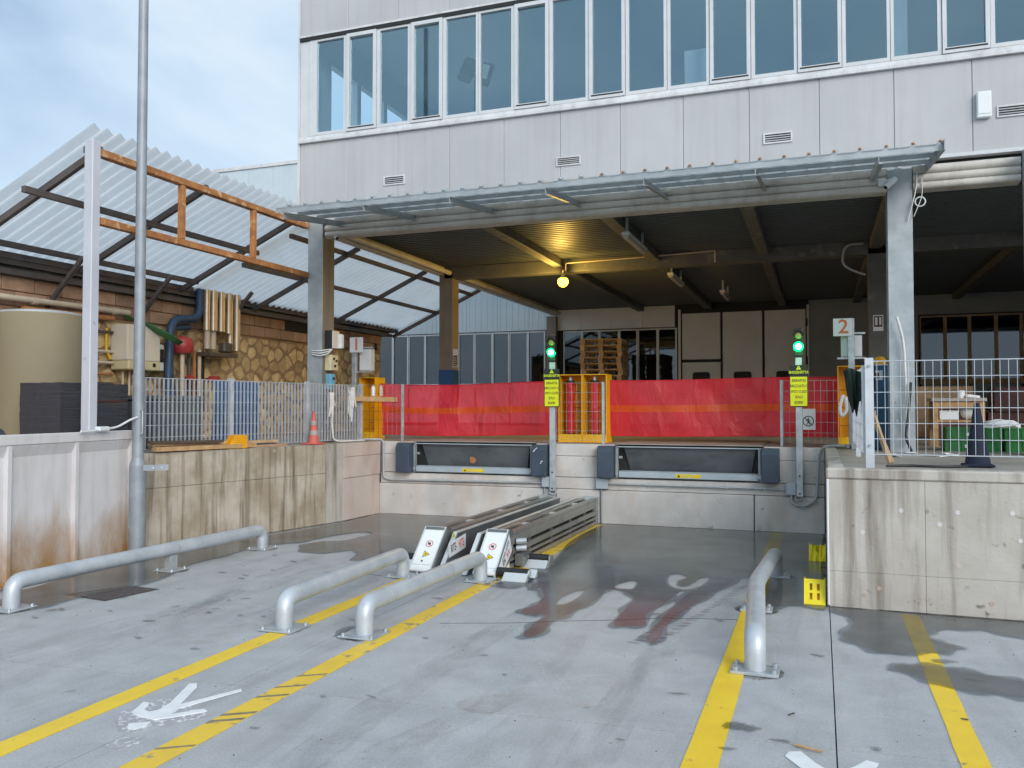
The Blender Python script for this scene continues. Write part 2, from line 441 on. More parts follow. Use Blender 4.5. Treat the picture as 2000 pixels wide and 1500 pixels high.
M['navy_cloth'] = pm('navy_cloth', (0.009, 0.016, 0.04), (0.006, 0.011, 0.028), 5, 0.8, 0, 0.3)
M['barrel_blue'] = pm('blue_drum', (0.02, 0.11, 0.22), None, 4, 0.4)
M['paper'] = pm('white_paper', (0.78, 0.79, 0.80), (0.72, 0.73, 0.74), 5, 0.8)
M['red_grey'] = pm('dark_red_goods', (0.12, 0.04, 0.035), (0.05, 0.02, 0.02), 5, 0.7)
M['iron'] = pm('cast_iron', (0.135, 0.115, 0.115), (0.09, 0.078, 0.078), 10, 0.5, 0.5, 0.2)
M['lamp_glassoff'] = pm('frosted_diffuser', (0.55, 0.53, 0.48), None, 4, 0.4)
M['amber_off'] = pm('unlit_amber_lens', (0.36, 0.24, 0.10), None, 4, 0.3)
M['no_pedestrian'] = M['ink']

def mark_mat(name, col, lo, hi, amt, sc):
    """thin dirt, scuff or darkening that lets the slab show through"""
    m, n, l, b = mat(name)
    b.inputs['Base Color'].default_value = (*col, 1); b.inputs['Roughness'].default_value = 0.7
    t = noise(n, l, 1.0, posvec(n, l, sc), 5, 0.7, 0.3)
    f = ramp(n, l, t.outputs['Fac'], lo, (0, 0, 0), hi, (amt,) * 3)
    tr = n.new('ShaderNodeBsdfTransparent'); mxs = n.new('ShaderNodeMixShader')
    l.new(f.outputs['Color'], mxs.inputs['Fac']); l.new(tr.outputs['BSDF'], mxs.inputs[1]); l.new(b.outputs['BSDF'], mxs.inputs[2])
    l.new(mxs.outputs['Shader'], n['Material Output'].inputs['Surface'])
    return m
M['tyre_dirt'] = mark_mat('tyre_dirt', (0.12, 0.115, 0.11), 0.42, 0.85, 0.22, (5, 2.0, 1))
M['pale_scuff'] = mark_mat('pale_scuff', (0.72, 0.72, 0.71), 0.45, 0.75, 0.42, (22, 22, 1))
M['base_dark'] = mark_mat('base_dark', (0.06, 0.055, 0.045), 0.30, 0.70, 0.75, (6, 6, 1))
M['dark_infill'] = pm('shade_toned_infill', (0.30, 0.32, 0.31), (0.24, 0.26, 0.25), 1.2, 0.6)  # darker copy of the infill; the bay's shade put into its colour
M['grit'] = pm('yard_grit', (0.20, 0.19, 0.175), (0.12, 0.115, 0.10), 30, 0.9, 0, 0.0)
M['rust_wash'] = mark_mat('rust_wash', (0.50, 0.33, 0.20), 0.45, 0.85, 0.22, (3, 3, 1))

# ------------------------------------------------------------------ mesh helpers
ORG = {}

class MB:
    def __init__(s):
        s.v, s.f = [], []
    def add(s, vs, fs):
        o = len(s.v)
        s.v += [Vector(p) for p in vs]
        s.f += [tuple(i + o for i in f) for f in fs]
        return s
    def box(s, x0, x1, y0, y1, z0, z1):
        vs = [(x0, y0, z0), (x1, y0, z0), (x1, y1, z0), (x0, y1, z0), (x0, y0, z1), (x1, y0, z1), (x1, y1, z1), (x0, y1, z1)]
        return s.add(vs, [(0, 3, 2, 1), (4, 5, 6, 7), (0, 1, 5, 4), (1, 2, 6, 5), (2, 3, 7, 6), (3, 0, 4, 7)])
    def obox(s, c, size, rot=(0, 0, 0)):
        from mathutils import Euler
        m = Euler(rot).to_matrix()
        hx, hy, hz = (d / 2 for d in size)
        vs = [Vector(c) + m @ Vector((a * hx, b * hy, d * hz)) for d in (-1, 1) for a, b in ((-1, -1), (1, -1), (1, 1), (-1, 1))]
        return s.add(vs, [(0, 3, 2, 1), (4, 5, 6, 7), (0, 1, 5, 4), (1, 2, 6, 5), (2, 3, 7, 6), (3, 0, 4, 7)])
    def bar(s, p, q, w, h, up=(0, 0, 1)):
        p, q = Vector(p), Vector(q)
        d = (q - p).normalized()
        u = Vector(up)
        if abs(d.dot(u)) > 0.98:
            u = Vector((0, 1, 0))
        sx = d.cross(u).normalized(); sz = sx.cross(d).normalized()
        vs = []
        for e in (p, q):
            for a, b in ((-1, -1), (1, -1), (1, 1), (-1, 1)):
                vs.append(e + sx * a * w / 2 + sz * b * h / 2)
        return s.add(vs, [(0, 1, 2, 3)[::-1], (4, 5, 6, 7), (0, 1, 5, 4), (1, 2, 6, 5), (2, 3, 7, 6), (3, 0, 4, 7)])
    def tube(s, pts, r, n=12, cap=True, r2=None):
        pts = [Vector(p) for p in pts]
        k = len(pts)
        ts = []
        for i in range(k):
            a = pts[max(0, i - 1)]; b = pts[min(k - 1, i + 1)]
            ts.append((b - a).normalized())
        u = ts[0].orthogonal().normalized()
        o = len(s.v)
        for i in range(k):
            t = ts[i]
            u = (u - t * u.dot(t)).normalized()
            w = t.cross(u)
            rr = r if r2 is None else r + (r2 - r) * i / (k - 1)
            for j in range(n):
                a = 2 * math.pi * j / n
                s.v.append(pts[i] + (u * math.cos(a) + w * math.sin(a)) * rr)
        for i in range(k - 1):
            for j in range(n):
                a, b = o + i * n + j, o + i * n + (j + 1) % n
                s.f.append((a, b, b + n, a + n))
        if cap:
            s.f.append(tuple(o + j for j in range(n))[::-1])
            s.f.append(tuple(o + (k - 1) * n + j for j in range(n)))
        return s
    def cyl(s, p, q, r, n=16, r2=None):
        return s.tube([p, q], r, n, True, r2)
    def prism(s, poly, plane, d0, d1):
        k = len(poly)
        def P(a, b, d):
            return {'xy': (a, b, d), 'xz': (a, d, b), 'yz': (d, a, b)}[plane]
        vs = [P(a, b, d0) for a, b in poly] + [P(a, b, d1) for a, b in poly]
        fs = [tuple(range(k)), tuple(range(k, 2 * k))[::-1]]
        fs += [(i, k + i, k + (i + 1) % k, (i + 1) % k) for i in range(k)]
        return s.add(vs, fs)
    def lathe(s, prof, c, n=24):
        o = len(s.v)
        for r, z in prof:
            for j in range(n):
                a = 2 * math.pi * j / n
                s.v.append(Vector((c[0] + r * math.cos(a), c[1] + r * math.sin(a), c[2] + z)))
        for i in range(len(prof) - 1):
            for j in range(n):
                a, b = o + i * n + j, o + i * n + (j + 1) % n
                s.f.append((a, b, b + n, a + n))
        s.f.append(tuple(o + j for j in range(n))[::-1])
        s.f.append(tuple(o + (len(prof) - 1) * n + j for j in range(n)))
        return s
    def ball(s, c, r, n=14, sq=(1, 1, 1)):
        prof = [(max(1e-4, r * math.sin(math.pi * i / 10)), -r * math.cos(math.pi * i / 10)) for i in range(11)]
        t = MB().lathe(prof, (0, 0, 0), n)
        return s.add([Vector((p.x * sq[0], p.y * sq[1], p.z * sq[2])) + Vector(c) for p in t.v], t.f)
    def quad(s, a, b, c, d):
        return s.add([a, b, c, d], [(0, 1, 2, 3)])
    def placed(s, other, o, u, v, w=None):
        """add other's shape with its x, y, z laid along u, v, w from o"""
        u, v, o = Vector(u), Vector(v), Vector(o)
        w = Vector(w) if w else u.cross(v)
        return s.add([o + u * p.x + v * p.y + w * p.z for p in other.v], other.f)
    def build(s, name, m, parent=None, smooth=False, bevel=0.0, origin=None, seg=1, fix=True):
        org = Vector(origin) if origin is not None else (ORG[parent.name] if parent else Vector((0, 0, 0)))
        me = bpy.data.meshes.new(name)
        me.from_pydata([p - org for p in s.v], [], s.f)
        bm = bmesh.new(); bm.from_mesh(me)
        if fix:
            bmesh.ops.recalc_face_normals(bm, faces=bm.faces)
        if bevel:
            es = [e for e in bm.edges if len(e.link_faces) == 2 and e.calc_face_angle(0) > 0.6]
            bmesh.ops.bevel(bm, geom=es, offset=bevel, segments=seg, affect='EDGES', profile=0.6)
        bm.to_mesh(me); bm.free()
        me.materials.append(M[m] if isinstance(m, str) else m)
        if smooth:
            me.shade_smooth()
            me.set_sharp_from_angle(angle=R(38))
        ob = bpy.data.objects.new(name, me)
        COL.objects.link(ob)
        if parent:
            ob.parent = parent
            ORG[ob.name] = ORG[parent.name]
        else:
            ob.location = org
            ORG[ob.name] = org
        return ob

def tag(o, label, cat, group=None, kind=None):
    if label: o['label'] = label
    if cat: o['category'] = cat
    if group: o['group'] = group
    if kind: o['kind'] = kind
    return o

def thing(name, label, cat, loc, group=None, kind=None):
    o = bpy.data.objects.new(name, None)
    o.empty_display_size = 0.2
    COL.objects.link(o)
    o.location = loc
    ORG[o.name] = Vector(loc)
    return tag(o, label, cat, group, kind)

def share(src, parent, offset=(0, 0, 0)):
    """another piece alike, same mesh data"""
    c = src.copy(); COL.objects.link(c)
    c.parent = parent
    c.location = Vector(src.location) + Vector(offset)
    ORG[c.name] = ORG[parent.name]
    return c

def copy_tree(o, parent=None):
    c = o.copy(); COL.objects.link(c); c.parent = parent
    ORG[c.name] = ORG.get(o.name, Vector((0, 0, 0)))
    for ch in [k for k in bpy.data.objects if k.parent == o]:
        copy_tree(ch, c)
    return c

def arc_path(pts, rad, seg=6):
    """polyline with rounded corners"""
    pts = [Vector(p) for p in pts]
    out = [pts[0]]
    for i in range(1, len(pts) - 1):
        a, b, c = pts[i - 1], pts[i], pts[i + 1]
        d1, d2 = (a - b).normalized(), (c - b).normalized()
        r = min(rad, (a - b).length * 0.49, (c - b).length * 0.49)
        p, q = b + d1 * r, b + d2 * r
        for k in range(seg + 1):
            t = k / seg
            out.append(p * (1 - t) ** 2 + b * 2 * t * (1 - t) + q * t * t)
    out.append(pts[-1])
    return out

def spline(pts, seg=6):
    pts = [Vector(p) for p in pts]
    P = [pts[0] * 2 - pts[1]] + pts + [pts[-1] * 2 - pts[-2]]
    out = []
    for i in range(1, len(P) - 2):
        for k in range(seg):
            t = k / seg
            a, b, c, d = P[i - 1], P[i], P[i + 1], P[i + 2]
            out.append(0.5 * ((2 * b) + (c - a) * t + (2 * a - 5 * b + 4 * c - d) * t * t + (3 * b - a - 3 * c + d) * t ** 3))
    out.append(pts[-1])
    return out

def text_mb(txt, size, mirror=False, depth=0.0012, sx=1.0, bold=0.0):
    cu = bpy.data.curves.new('lettering', 'FONT')
    cu.body = txt; cu.size = size; cu.align_x = 'CENTER'; cu.align_y = 'CENTER'
    cu.extrude = depth / 2; cu.offset = bold; cu.resolution_u = 2
    ob = bpy.data.objects.new('lettering', cu)
    COL.objects.link(ob)
    dg = bpy.context.evaluated_depsgraph_get()
    me = bpy.data.meshes.new_from_object(ob.evaluated_get(dg))
    mb = MB()
    k = -1 if mirror else 1
    mb.v = [Vector((v.co.x * k * sx, v.co.y, v.co.z)) for v in me.vertices]
    mb.f = [tuple(p.vertices) for p in me.polygons]
    bpy.data.objects.remove(ob); bpy.data.curves.remove(cu); bpy.data.meshes.remove(me)
    return mb
# ================================================================== THE SETTING
PZ = 1.13            # platform level above the yard
GY = 23.3            # wall of the workshop at the back of the loading bay

# ---- yard: joint-filler sheet with cast slabs lying on it
ground = tag(MB().box(-300, 300, -300, 300, -0.5, -0.02).build('ground', 'joint'), None, None, kind='structure')
gx = [(-60, -3.313), (-3.307, 0.057), (0.064, 60)]
def jy(x): return 4.4 + 0.068 * x
def jy2(x): return 7.60
for (xa, xb) in gx:
    for k in range(3):
        lo = (lambda x: -60) if k == 0 else ((lambda x: jy(max(-8, min(8, x))) + 0.005) if k == 1 else (lambda x: 7.606))
        hi = (lambda x: jy(max(-8, min(8, x))) - 0.005) if k == 0 else ((lambda x: 7.594) if k == 1 else (lambda x: 11.9))
        xs = [x for x in (xa, -8, 8, xb) if xa <= x <= xb]
        xs = sorted(set(xs))
        poly = [(x, lo(x)) for x in xs] + [(x, hi(x)) for x in reversed(xs)]
        MB().prism(poly, 'xy', -0.02, 0.0).build('concrete_slab', 'yard', ground)
far = MB().box(-300, 300, -300, -60.02, -0.02, 0.0); far.box(-300, -60.02, -60, 300, -0.02, 0.0); far.box(60.02, 300, -60, 300, -0.02, 0.0)
tag(far.build('outer_yard', 'yard', ground), None, None)
# hairline cracks
for pts in ([(-2.75, 5.9), (-2.23, 6.1), (-1.9, 6.28), (-1.48, 6.47), (-1.15, 6.66), (-0.62, 6.8)],
            [(-4.7, 7.33), (-4.34, 7.39), (-4.05, 7.36)]):
    mb = MB()
    for a, b in zip(pts, pts[1:]):
        mb.bar((*a, 0.0015), (*b, 0.0015), 0.005, 0.002)
    mb.build('crack', 'joint', ground)

def stripe(xc, w, y0, y1, m, z=0.004):
    mb = MB()
    n = max(2, int((y1 - y0) / 0.25))
    L, Rr = [], []
    for i in range(n + 1):
        y = y0 + (y1 - y0) * i / n
        L.append((xc - w / 2 + random.uniform(-.003, .003), y)); Rr.append((xc + w / 2 + random.uniform(-.003, .003), y))
    mb.prism(L + Rr[::-1], 'xy', 0.001, z)
    return mb.build('lane_line', m, ground)
stripe(-3.735, 0.155, -3, 5.22, 'yellow_paint'); stripe(-3.735, 0.155, 5.5, 7.45, 'yellow_paint')
stripe(-2.955, 0.155, -3, 7.5, 'yellow_worn'); stripe(-2.90, 0.15, 7.6, 11.6, 'yellow_worn')
stripe(-0.535, 0.16, -3, 11.66, 'yellow_paint')
stripe(0.66, 0.13, -3, 7.42, 'yellow_paint')
# skid marks across the worn line
for y in (3.25, 3.62, 3.72, 4.02, 4.2, 4.42):
    a = random.uniform(0.05, 0.09)
    MB().prism([(-3.03, y), (-3.03, y + a * .4), (-2.88, y + .10 + a * .4), (-2.88, y + .10)], 'xy', 0.0045, 0.006).build('skid_mark', 'skid', ground)
arrow = [(-3.55,4.09),(-3.51,4.11),(-3.46,4.05),(-3.35,3.79),(-3.2,4.12),(-3.17,4.09),(-3.31,3.74),(-3.29,3.65),(-3.18,3.78),(-3.14,3.76),(-3.15,3.74),(-3.26,3.61),(-3.32,3.56),(-3.44,3.57),(-3.51,3.6),(-3.57,3.75),(-3.53,3.75),(-3.5,3.71),(-3.48,3.66),(-3.43,3.64),(-3.4,3.68),(-3.42,3.79)]
MB().prism([(-3.58,3.55),(-3.56,3.67),(-3.5,3.86),(-3.42,3.88),(-3.09,3.72),(-3.12,3.66),(-3.36,3.36)], 'xy', 0.001, 0.003).build('painted_over_patch', 'grey_smear', ground)
MB().prism([(-3.30,3.2),(-3.295,3.32),(-3.21,3.36),(-3.15,3.3),(-3.22,3.2)], 'xy', 0.001, 0.003).build('painted_over_patch', 'grey_smear', ground)
MB().prism(arrow, 'xy', 0.0032, 0.007).build('arrow_marking', 'white_paint', ground)
MB().prism([(-3.36,3.42),(-3.4,3.47),(-3.37,3.49),(-3.31,3.53),(-3.29,3.48),(-3.31,3.41)], 'xy', 0.0032, 0.007).build('arrow_marking', 'white_paint', ground)
MB().prism([(-0.17,4.22),(-0.155,4.28),(-0.10,4.30),(-0.03,4.18),(0.04,4.10),(0.13,4.20),(0.19,4.30),(0.24,4.28),(0.225,4.22),(0.12,4.02),(0.10,3.2),(-0.02,3.2),(-0.03,4.0)], 'xy', 0.002, 0.006).build('arrow_marking', 'white_paint', ground)

# tyre arcs, scuffs and a rust wash on the slab
def ribbon(name, m, pts, w, z):
    c = spline([(x, y, z) for x, y in pts], 8)
    mb = MB()
    for i, p in enumerate(c):
        d = (c[min(i + 1, len(c) - 1)] - c[max(i - 1, 0)]).normalized(); s_ = Vector((d.y, -d.x, 0)) * w / 2 * (math.sin(math.pi * (.02 + .96 * i / (len(c) - 1))) ** .5) * random.uniform(.9, 1.1)
        mb.v += [p - s_, p + s_]
    mb.f = [(2 * i, 2 * i + 1, 2 * i + 3, 2 * i + 2) for i in range(len(c) - 1)]
    return mb.build(name, m, ground, fix=False)
for k, (pts, w) in enumerate((([(-2.2, -1), (-2.25, 2), (-2.3, 4.5), (-2.2, 7.2), (-2.1, 9.5)], .26), ([(-.95, -1), (-1.0, 2), (-1.05, 4.6), (-1.0, 7.4)], .26), ([(-5.6, 1.5), (-5.2, 4), (-4.9, 6), (-4.8, 8)], .28),
                              ([(-4.4, 1), (-4.5, 3), (-4.75, 5), (-5.1, 7), (-5.4, 9)], .22), ([(.9, 1), (1.05, 3), (1.3, 5), (1.7, 7)], .24), ([(-2.6, 2.2), (-2.0, 3.6), (-1.6, 5.0), (-1.75, 6.6)], .2))):
    ribbon('tyre_mark', 'tyre_dirt', pts, w, .0012 + k * .0003)
for k, pts in enumerate(([(-1.9, 5.7), (-1.72, 5.2), (-1.45, 4.7)], [(-1.78, 5.6), (-1.62, 5.15), (-1.38, 4.75)], [(-1.95, 5.5), (-1.85, 5.1), (-1.7, 4.8)], [(-1.1, 5.25), (-.95, 5.1)])):
    ribbon('scuff_mark', 'pale_scuff', pts, .035, .0032 + k * .0002)
for k, pts in enumerate(([(-1.9, 4.3), (-1.45, 4.6), (-1.15, 5.1)], [(-4.4, 4.7), (-4.0, 5.2), (-3.95, 5.6)], [(-4.9, 5.4), (-4.4, 6.1)])):
    ribbon('rust_stain', 'rust_wash', pts, .42, .0036 + k * .0002)

# ---- rain water lying on the slab
WET = {
'A':[(-2.85,11.6),(-2.03,11.7),(-1.0,11.7),(0.01,11.68),(0.04,9.58),(0.04,7.48),(-0.14,7.47),(-0.3,7.36),(-0.42,7.29),(-0.5,7.81),(-0.62,8.46),(-0.74,8.41),(-0.85,7.86),(-0.96,7.39),(-1.05,6.91),(-1.1,6.43),(-1.09,5.92),(-1.18,5.99),(-1.18,6.31),(-1.16,6.93),(-1.11,7.59),(-1.07,7.83),(-1.2,7.6),(-1.23,7.13),(-1.31,6.69),(-1.26,6.38),(-1.38,6.27),(-1.48,6.28),(-1.51,6.72),(-1.52,7.19),(-1.64,7.44),(-1.81,7.49),(-1.81,7.06),(-1.87,6.67),(-1.91,6.37),(-1.97,6.21),(-1.94,6.1),(-1.93,5.8),(-2.01,5.74),(-2.05,5.93),(-2.06,6.21),(-2.03,6.36),(-2.1,6.4),(-2.23,6.37),(-2.29,6.51),(-2.24,6.72),(-2.27,6.99),(-2.41,7.34),(-2.47,7.27),(-2.6,7.51),(-2.7,8.05),(-2.68,8.59),(-2.85,9.95)],
'B':[(-6.47,11.6),(-6.47,10.28),(-6.72,8.91),(-7.06,7.49),(-6.92,6.49),(-6.8,5.9),(-6.72,5.52),(-6.3,4.97),(-6.06,5.13),(-6.05,5.37),(-6.04,5.78),(-5.94,6.28),(-6.2,7.05),(-6.26,7.77),(-6.25,8.48),(-6.08,8.66),(-5.96,8.92),(-5.9,9.52),(-5.67,9.84),(-5.52,9.75),(-5.49,9.35),(-5.6,9.05),(-5.8,8.94),(-5.83,8.6),(-5.62,8.33),(-5.35,8.21),(-5.13,8.51),(-4.94,8.43),(-4.77,8.01),(-4.57,8.22),(-4.4,8.63),(-4.2,8.3),(-3.95,8.2),(-3.95,11.5),(-4.6,11.66),(-5.4,11.66)],
'C':[(0.07,7.45),(0.37,7.45),(0.75,7.46),(2.2,7.46),(2.0,6.85),(1.38,6.92),(1.24,7.01),(1.07,7.1),(0.83,6.99),(0.73,6.83),(0.74,6.66),(0.87,6.57),(0.87,6.47),(0.77,6.36),(0.63,6.3),(0.43,6.22),(0.28,6.28),(0.17,6.45),(0.14,6.61),(0.2,6.85),(0.23,7.05),(0.17,7.24)],
'D':[(0.43,5.89),(0.57,5.99),(0.74,6.0),(0.93,5.93),(1.16,5.84),(1.7,5.75),(1.6,5.4),(1.1,5.52),(0.92,5.53),(0.72,5.58),(0.54,5.74)],
'E':[(0.67,6.15),(0.77,6.19),(0.84,6.15),(0.72,6.08)],
'G':[(-3.33,5.34),(-3.37,5.51),(-3.31,5.58),(-3.23,5.5),(-3.03,5.31),(-3.12,5.25),(-3.22,5.24)],
'H':[(-0.48,4.53),(-0.42,4.58),(-0.33,4.55),(-0.28,4.53),(-0.36,4.47),(-0.47,4.46)],
'I':[(-3.03,7.3),(-2.91,7.39),(-2.67,7.73),(-2.57,7.62),(-2.61,7.26),(-2.86,7.27)],
}
HOLES = {'A': [[(-2.09,6.76),(-2.12,7.12),(-2.02,7.42),(-1.98,7.2),(-2.0,6.88)],
               [(-1.42,8.27),(-1.36,8.45),(-1.23,8.31),(-1.28,8.09),(-1.25,7.86),(-1.15,7.9),(-1.08,8.29),(-0.99,8.35),(-1.02,7.96),(-1.10,7.72),(-1.18,7.70),(-1.34,7.85)],
               [(-1.79,7.60),(-1.73,7.9),(-1.64,7.93),(-1.61,7.58)]]}
def smooth2(poly, seg=5, jit=0.008):
    k = len(poly); out = []
    for i in range(k):
        a, b, c, d = (Vector((*poly[(i + j) % k], 0)) for j in (-1, 0, 1, 2))
        for q in range(seg):
            t = q / seg
            p = 0.5 * ((2 * b) + (c - a) * t + (2 * a - 5 * b + 4 * c - d) * t * t + (3 * b - a - 3 * c + d) * t ** 3)
            out.append((p.x + random.uniform(-jit, jit), p.y + random.uniform(-jit, jit) * 2.2))
    return out
def sheet_from(outer, holes, z, name, m):
    from mathutils.geometry import tessellate_polygon
    loops = [[Vector((*p, 0)) for p in outer]] + [[Vector((*p, 0)) for p in h] for h in holes]
    tris = tessellate_polygon(loops)
    flat = [p for l in loops for p in l]
    mb = MB(); mb.v = [Vector((p.x, p.y, z)) for p in flat]; mb.f = [tuple(t) for t in tris]
    ob = mb.build(name, m)
    me = ob.data
    for p in me.polygons:
        if p.normal.z < 0: p.flip()
    return ob
for k, poly in WET.items():
    seg = 5 if len(poly) > 12 else 6
    ob = sheet_from(smooth2(poly, seg), [smooth2(h, 4, .004) for h in HOLES.get(k, [])], 0.0095, 'puddle', 'water' if k in 'AB' else 'damp')
    tag(ob, None, None, kind='structure')
    if len(poly) > 9:
        base = smooth2(poly, seg, .0)
        area = sum(a[0] * b[1] - b[0] * a[1] for a, b in zip(base, base[1:] + base[:1]))
        off = []
        for i in range(len(base)):
            a, b = Vector((*base[i - 1], 0)), Vector((*base[(i + 1) % len(base)], 0))
            d = (b - a).normalized(); nn = Vector((d.y, -d.x, 0)) * (1 if area > 0 else -1)
            r_ = .022 + .02 * math.sin(i * .9) + random.uniform(0, .02)
            off.append((base[i][0] + nn.x * r_, base[i][1] + nn.y * r_ * 1.6))
        hh = []
        for h in HOLES.get(k, []):
            mx_, my_ = sum(p[0] for p in h) / len(h), sum(p[1] for p in h) / len(h)
            hh.append(smooth2([(mx_ + (p[0] - mx_) * .86, my_ + (p[1] - my_) * .86) for p in h], 4, .003))
        tag(sheet_from(off, hh, 0.0082, 'puddle', 'halo'), None, None, kind='structure')
# tyre-tread fringe and scattered damp spots, too many to count
mb = MB()
def splat(mb, x, y, rx, ry, ang, z=0.009):
    k = random.randint(7, 11)
    vs = []
    for i in range(k):
        a = 2 * math.pi * i / k
        r = random.uniform(0.55, 1.15)
        px, py = math.cos(a) * rx * r, math.sin(a) * ry * r
        vs.append((x + px * math.cos(ang) - py * math.sin(ang), y + px * math.sin(ang) + py * math.cos(ang), z))
    mb.add(vs, [tuple(range(k))])
for i in range(60):
    x = random.uniform(-6.0, 1.6); y = random.uniform(3.2, 8.6)
    if i % 3 == 0: x, y = random.uniform(-6, -4), random.uniform(5, 8.2)
    splat(mb, x, y, random.uniform(.02, .085), random.uniform(.010, .03), random.uniform(-.7, .9))
for i in range(26):
    t = i / 25
    cx_, cy_ = -0.72 - 0.45 * t, 8.3 - 2.45 * t
    for sgn in (-1, 1):
        splat(mb, cx_ + sgn * (0.09 - .02 * t), cy_ + random.uniform(-.02, .02), .05, .016, 0.25 * sgn)
tag(mb.build('damp_spots', 'damp', fix=False), None, None, kind='stuff')

# darker ribbons where walls and guide feet meet the slab, and loose grit
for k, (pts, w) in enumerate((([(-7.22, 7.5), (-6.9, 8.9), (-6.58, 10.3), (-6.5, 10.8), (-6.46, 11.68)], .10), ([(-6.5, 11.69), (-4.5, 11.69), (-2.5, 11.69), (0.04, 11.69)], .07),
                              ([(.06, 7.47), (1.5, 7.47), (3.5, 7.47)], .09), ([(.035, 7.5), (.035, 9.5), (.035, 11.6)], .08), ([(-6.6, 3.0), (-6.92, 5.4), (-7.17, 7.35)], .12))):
    ribbon('dark_ribbon', 'base_dark', pts, w, .0102 + .0002 * k)
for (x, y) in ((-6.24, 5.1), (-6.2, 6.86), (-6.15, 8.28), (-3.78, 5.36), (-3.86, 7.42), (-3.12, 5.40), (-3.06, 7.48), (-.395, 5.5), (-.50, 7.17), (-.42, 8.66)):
    ribbon('dark_ribbon', 'base_dark', [(x - .17, y - .01), (x, y + .01), (x + .17, y)], .34, .0022)
random.seed(31)
gm = MB()
for i in range(520):
    q = random.random()
    if q < .3: x, y = random.uniform(-6.4, 0), 11.7 - abs(random.gauss(0, .12))
    elif q < .45: x, y = random.uniform(.1, 2.5), 7.48 - abs(random.gauss(0, .1))
    elif q < .6:
        f = random.random(); x, y = -7.2 + .65 * f + abs(random.gauss(0, .08)), 7.6 + 2.8 * f
    else: x, y = random.uniform(-6, 2), random.uniform(2.9, 9)
    r_ = random.uniform(.002, .0055) * (1.5 if q < .6 else 1)
    gm.add([(x + r_ * math.cos(a + i) * random.uniform(.6, 1.3), y + r_ * math.sin(a + i) * random.uniform(.6, 1.3), .001) for a in (0, 1.57, 3.14, 4.71)] + [(x, y, r_ * random.uniform(.6, 1.2) + .003)], [(0, 1, 4), (1, 2, 4), (2, 3, 4), (3, 0, 4)])
tag(gm.build('grit', 'grit', fix=False), None, None, kind='stuff')

# ---- raised platform behind the retaining walls
plat = [(-40, 1.5), (-6.62, 1.5), (-7.46, 7.42), (-7.42, 7.5), (-6.69, 10.6), (-6.62, 11.87), (0.19, 11.87), (0.19, 7.63), (40, 7.63), (40, 60), (-40, 60)]
tag(MB().prism(plat, 'xy', 0.0, PZ).build('platform_floor', 'platform'), None, None, kind='structure')

# ---- stained wall beside the bay: cast lifts
lw = thing('retaining_wall', 'brown streaked concrete retaining wall under the grey grille fence', 'wall', (-6.9, 9.5, 0))
def seg_wall(parent, p, q, zs, th, m, name, n=1, top=True):
    p, q = Vector((*p, 0)), Vector((*q, 0))
    d = (q - p).normalized(); nrm = Vector((-d.y, d.x, 0))
    for i in range(n):
        a, b = p.lerp(q, i / n) + d * .003, p.lerp(q, (i + 1) / n) - d * .003
        for z0, z1 in zip(zs, zs[1:]):
            mb = MB(); mb.prism([(a.x, a.y), (b.x, b.y), (b.x + nrm.x * th, b.y + nrm.y * th), (a.x + nrm.x * th, a.y + nrm.y * th)], 'xy', z0 + .002, z1 - .002)
            mb.build(name, m, parent, bevel=0.003)
seg_wall(lw, (-7.30, 7.5), (-6.62, 10.35), (0, 0.72, PZ), 0.13, 'stained', 'cast_lift', 2)
seg_wall(lw, (-6.62, 10.35), (-6.56, 10.72), (0, PZ + .005), 0.13, 'pale_concrete', 'cast_lift', 1)
seg_wall(lw, (-6.56, 10.72), (-6.50, 11.70), (0, 0.62), 0.12, 'patched', 'cast_lift', 1)
seg_wall(lw, (-6.545, 10.72), (-6.485, 11.70), (0.62, 0.93, PZ), 0.12, 'patched', 'cast_lift', 1)

# ---- dock wall
dw = thing('dock_wall', 'grey concrete dock wall carrying both loading dock levellers', 'wall', (-3.2, 11.8, 0))
for xa, xb in ((-6.52, -3.62), (-3.61, -2.95), (-2.94, -0.84), (-0.83, 0.055)):
    MB().box(xa, xb - .004, 11.72, 11.86, 0, 0.478).build('lower_course', 'dock_concrete', dw, bevel=.008)
for xa, xb in ((-6.5, -3.7), (-3.69, -2.86), (-2.85, 0.055)):
    MB().box(xa, xb - .004, 11.735, 11.862, 0.484, 0.645).build('ledge_course', 'dock_concrete', dw, bevel=.006)
for xa, xb, zs in ((-6.5, -5.95, (.65, .93, PZ)), (-3.925, -2.755, (.65, .955, PZ)), (-0.705, 0.055, (.65, .95, PZ))):
    for z0, z1 in zip(zs, zs[1:]):
        MB().box(xa, xb, 11.75, 11.864, z0 + .002, z1 - .002).build('upper_course', 'dock_concrete', dw, bevel=.006)

# ---- plain wall on the other side of the bay
rw = thing('retaining_wall', 'pale concrete retaining wall with round plugs under the wire grid fence', 'wall', (1.5, 7.56, 0))
for xa, xb in ((0.06, 0.786), (0.788, 6.5)):
    for z0, z1 in ((0, .30), (.3015, 1.06)):
        MB().box(xa, xb, 7.5, 7.63, z0, z1).build('cast_lift', 'pale_concrete', rw, bevel=.002)
MB().box(0.045, 6.5, 7.485, 7.66, 1.062, 1.15).build('coping', 'pale_concrete', rw, bevel=.012)
MB().box(0.06, 0.19, 7.634, 11.71, 0, 1.145).build('side_lift', 'pale_concrete', rw, bevel=.006)
for x, z in ((.32, .63), (.61, .82), (1.02, .82), (1.02, .40), (.44, .18), (.89, .72), (.62, .40), (1.45, .62), (1.25, .12), (.33, .12), (.80, .12), (1.40, .83)):
    MB().cyl((x, 7.5015, z), (x, 7.4965, z), .018, 14).build('plug', 'precast', rw)
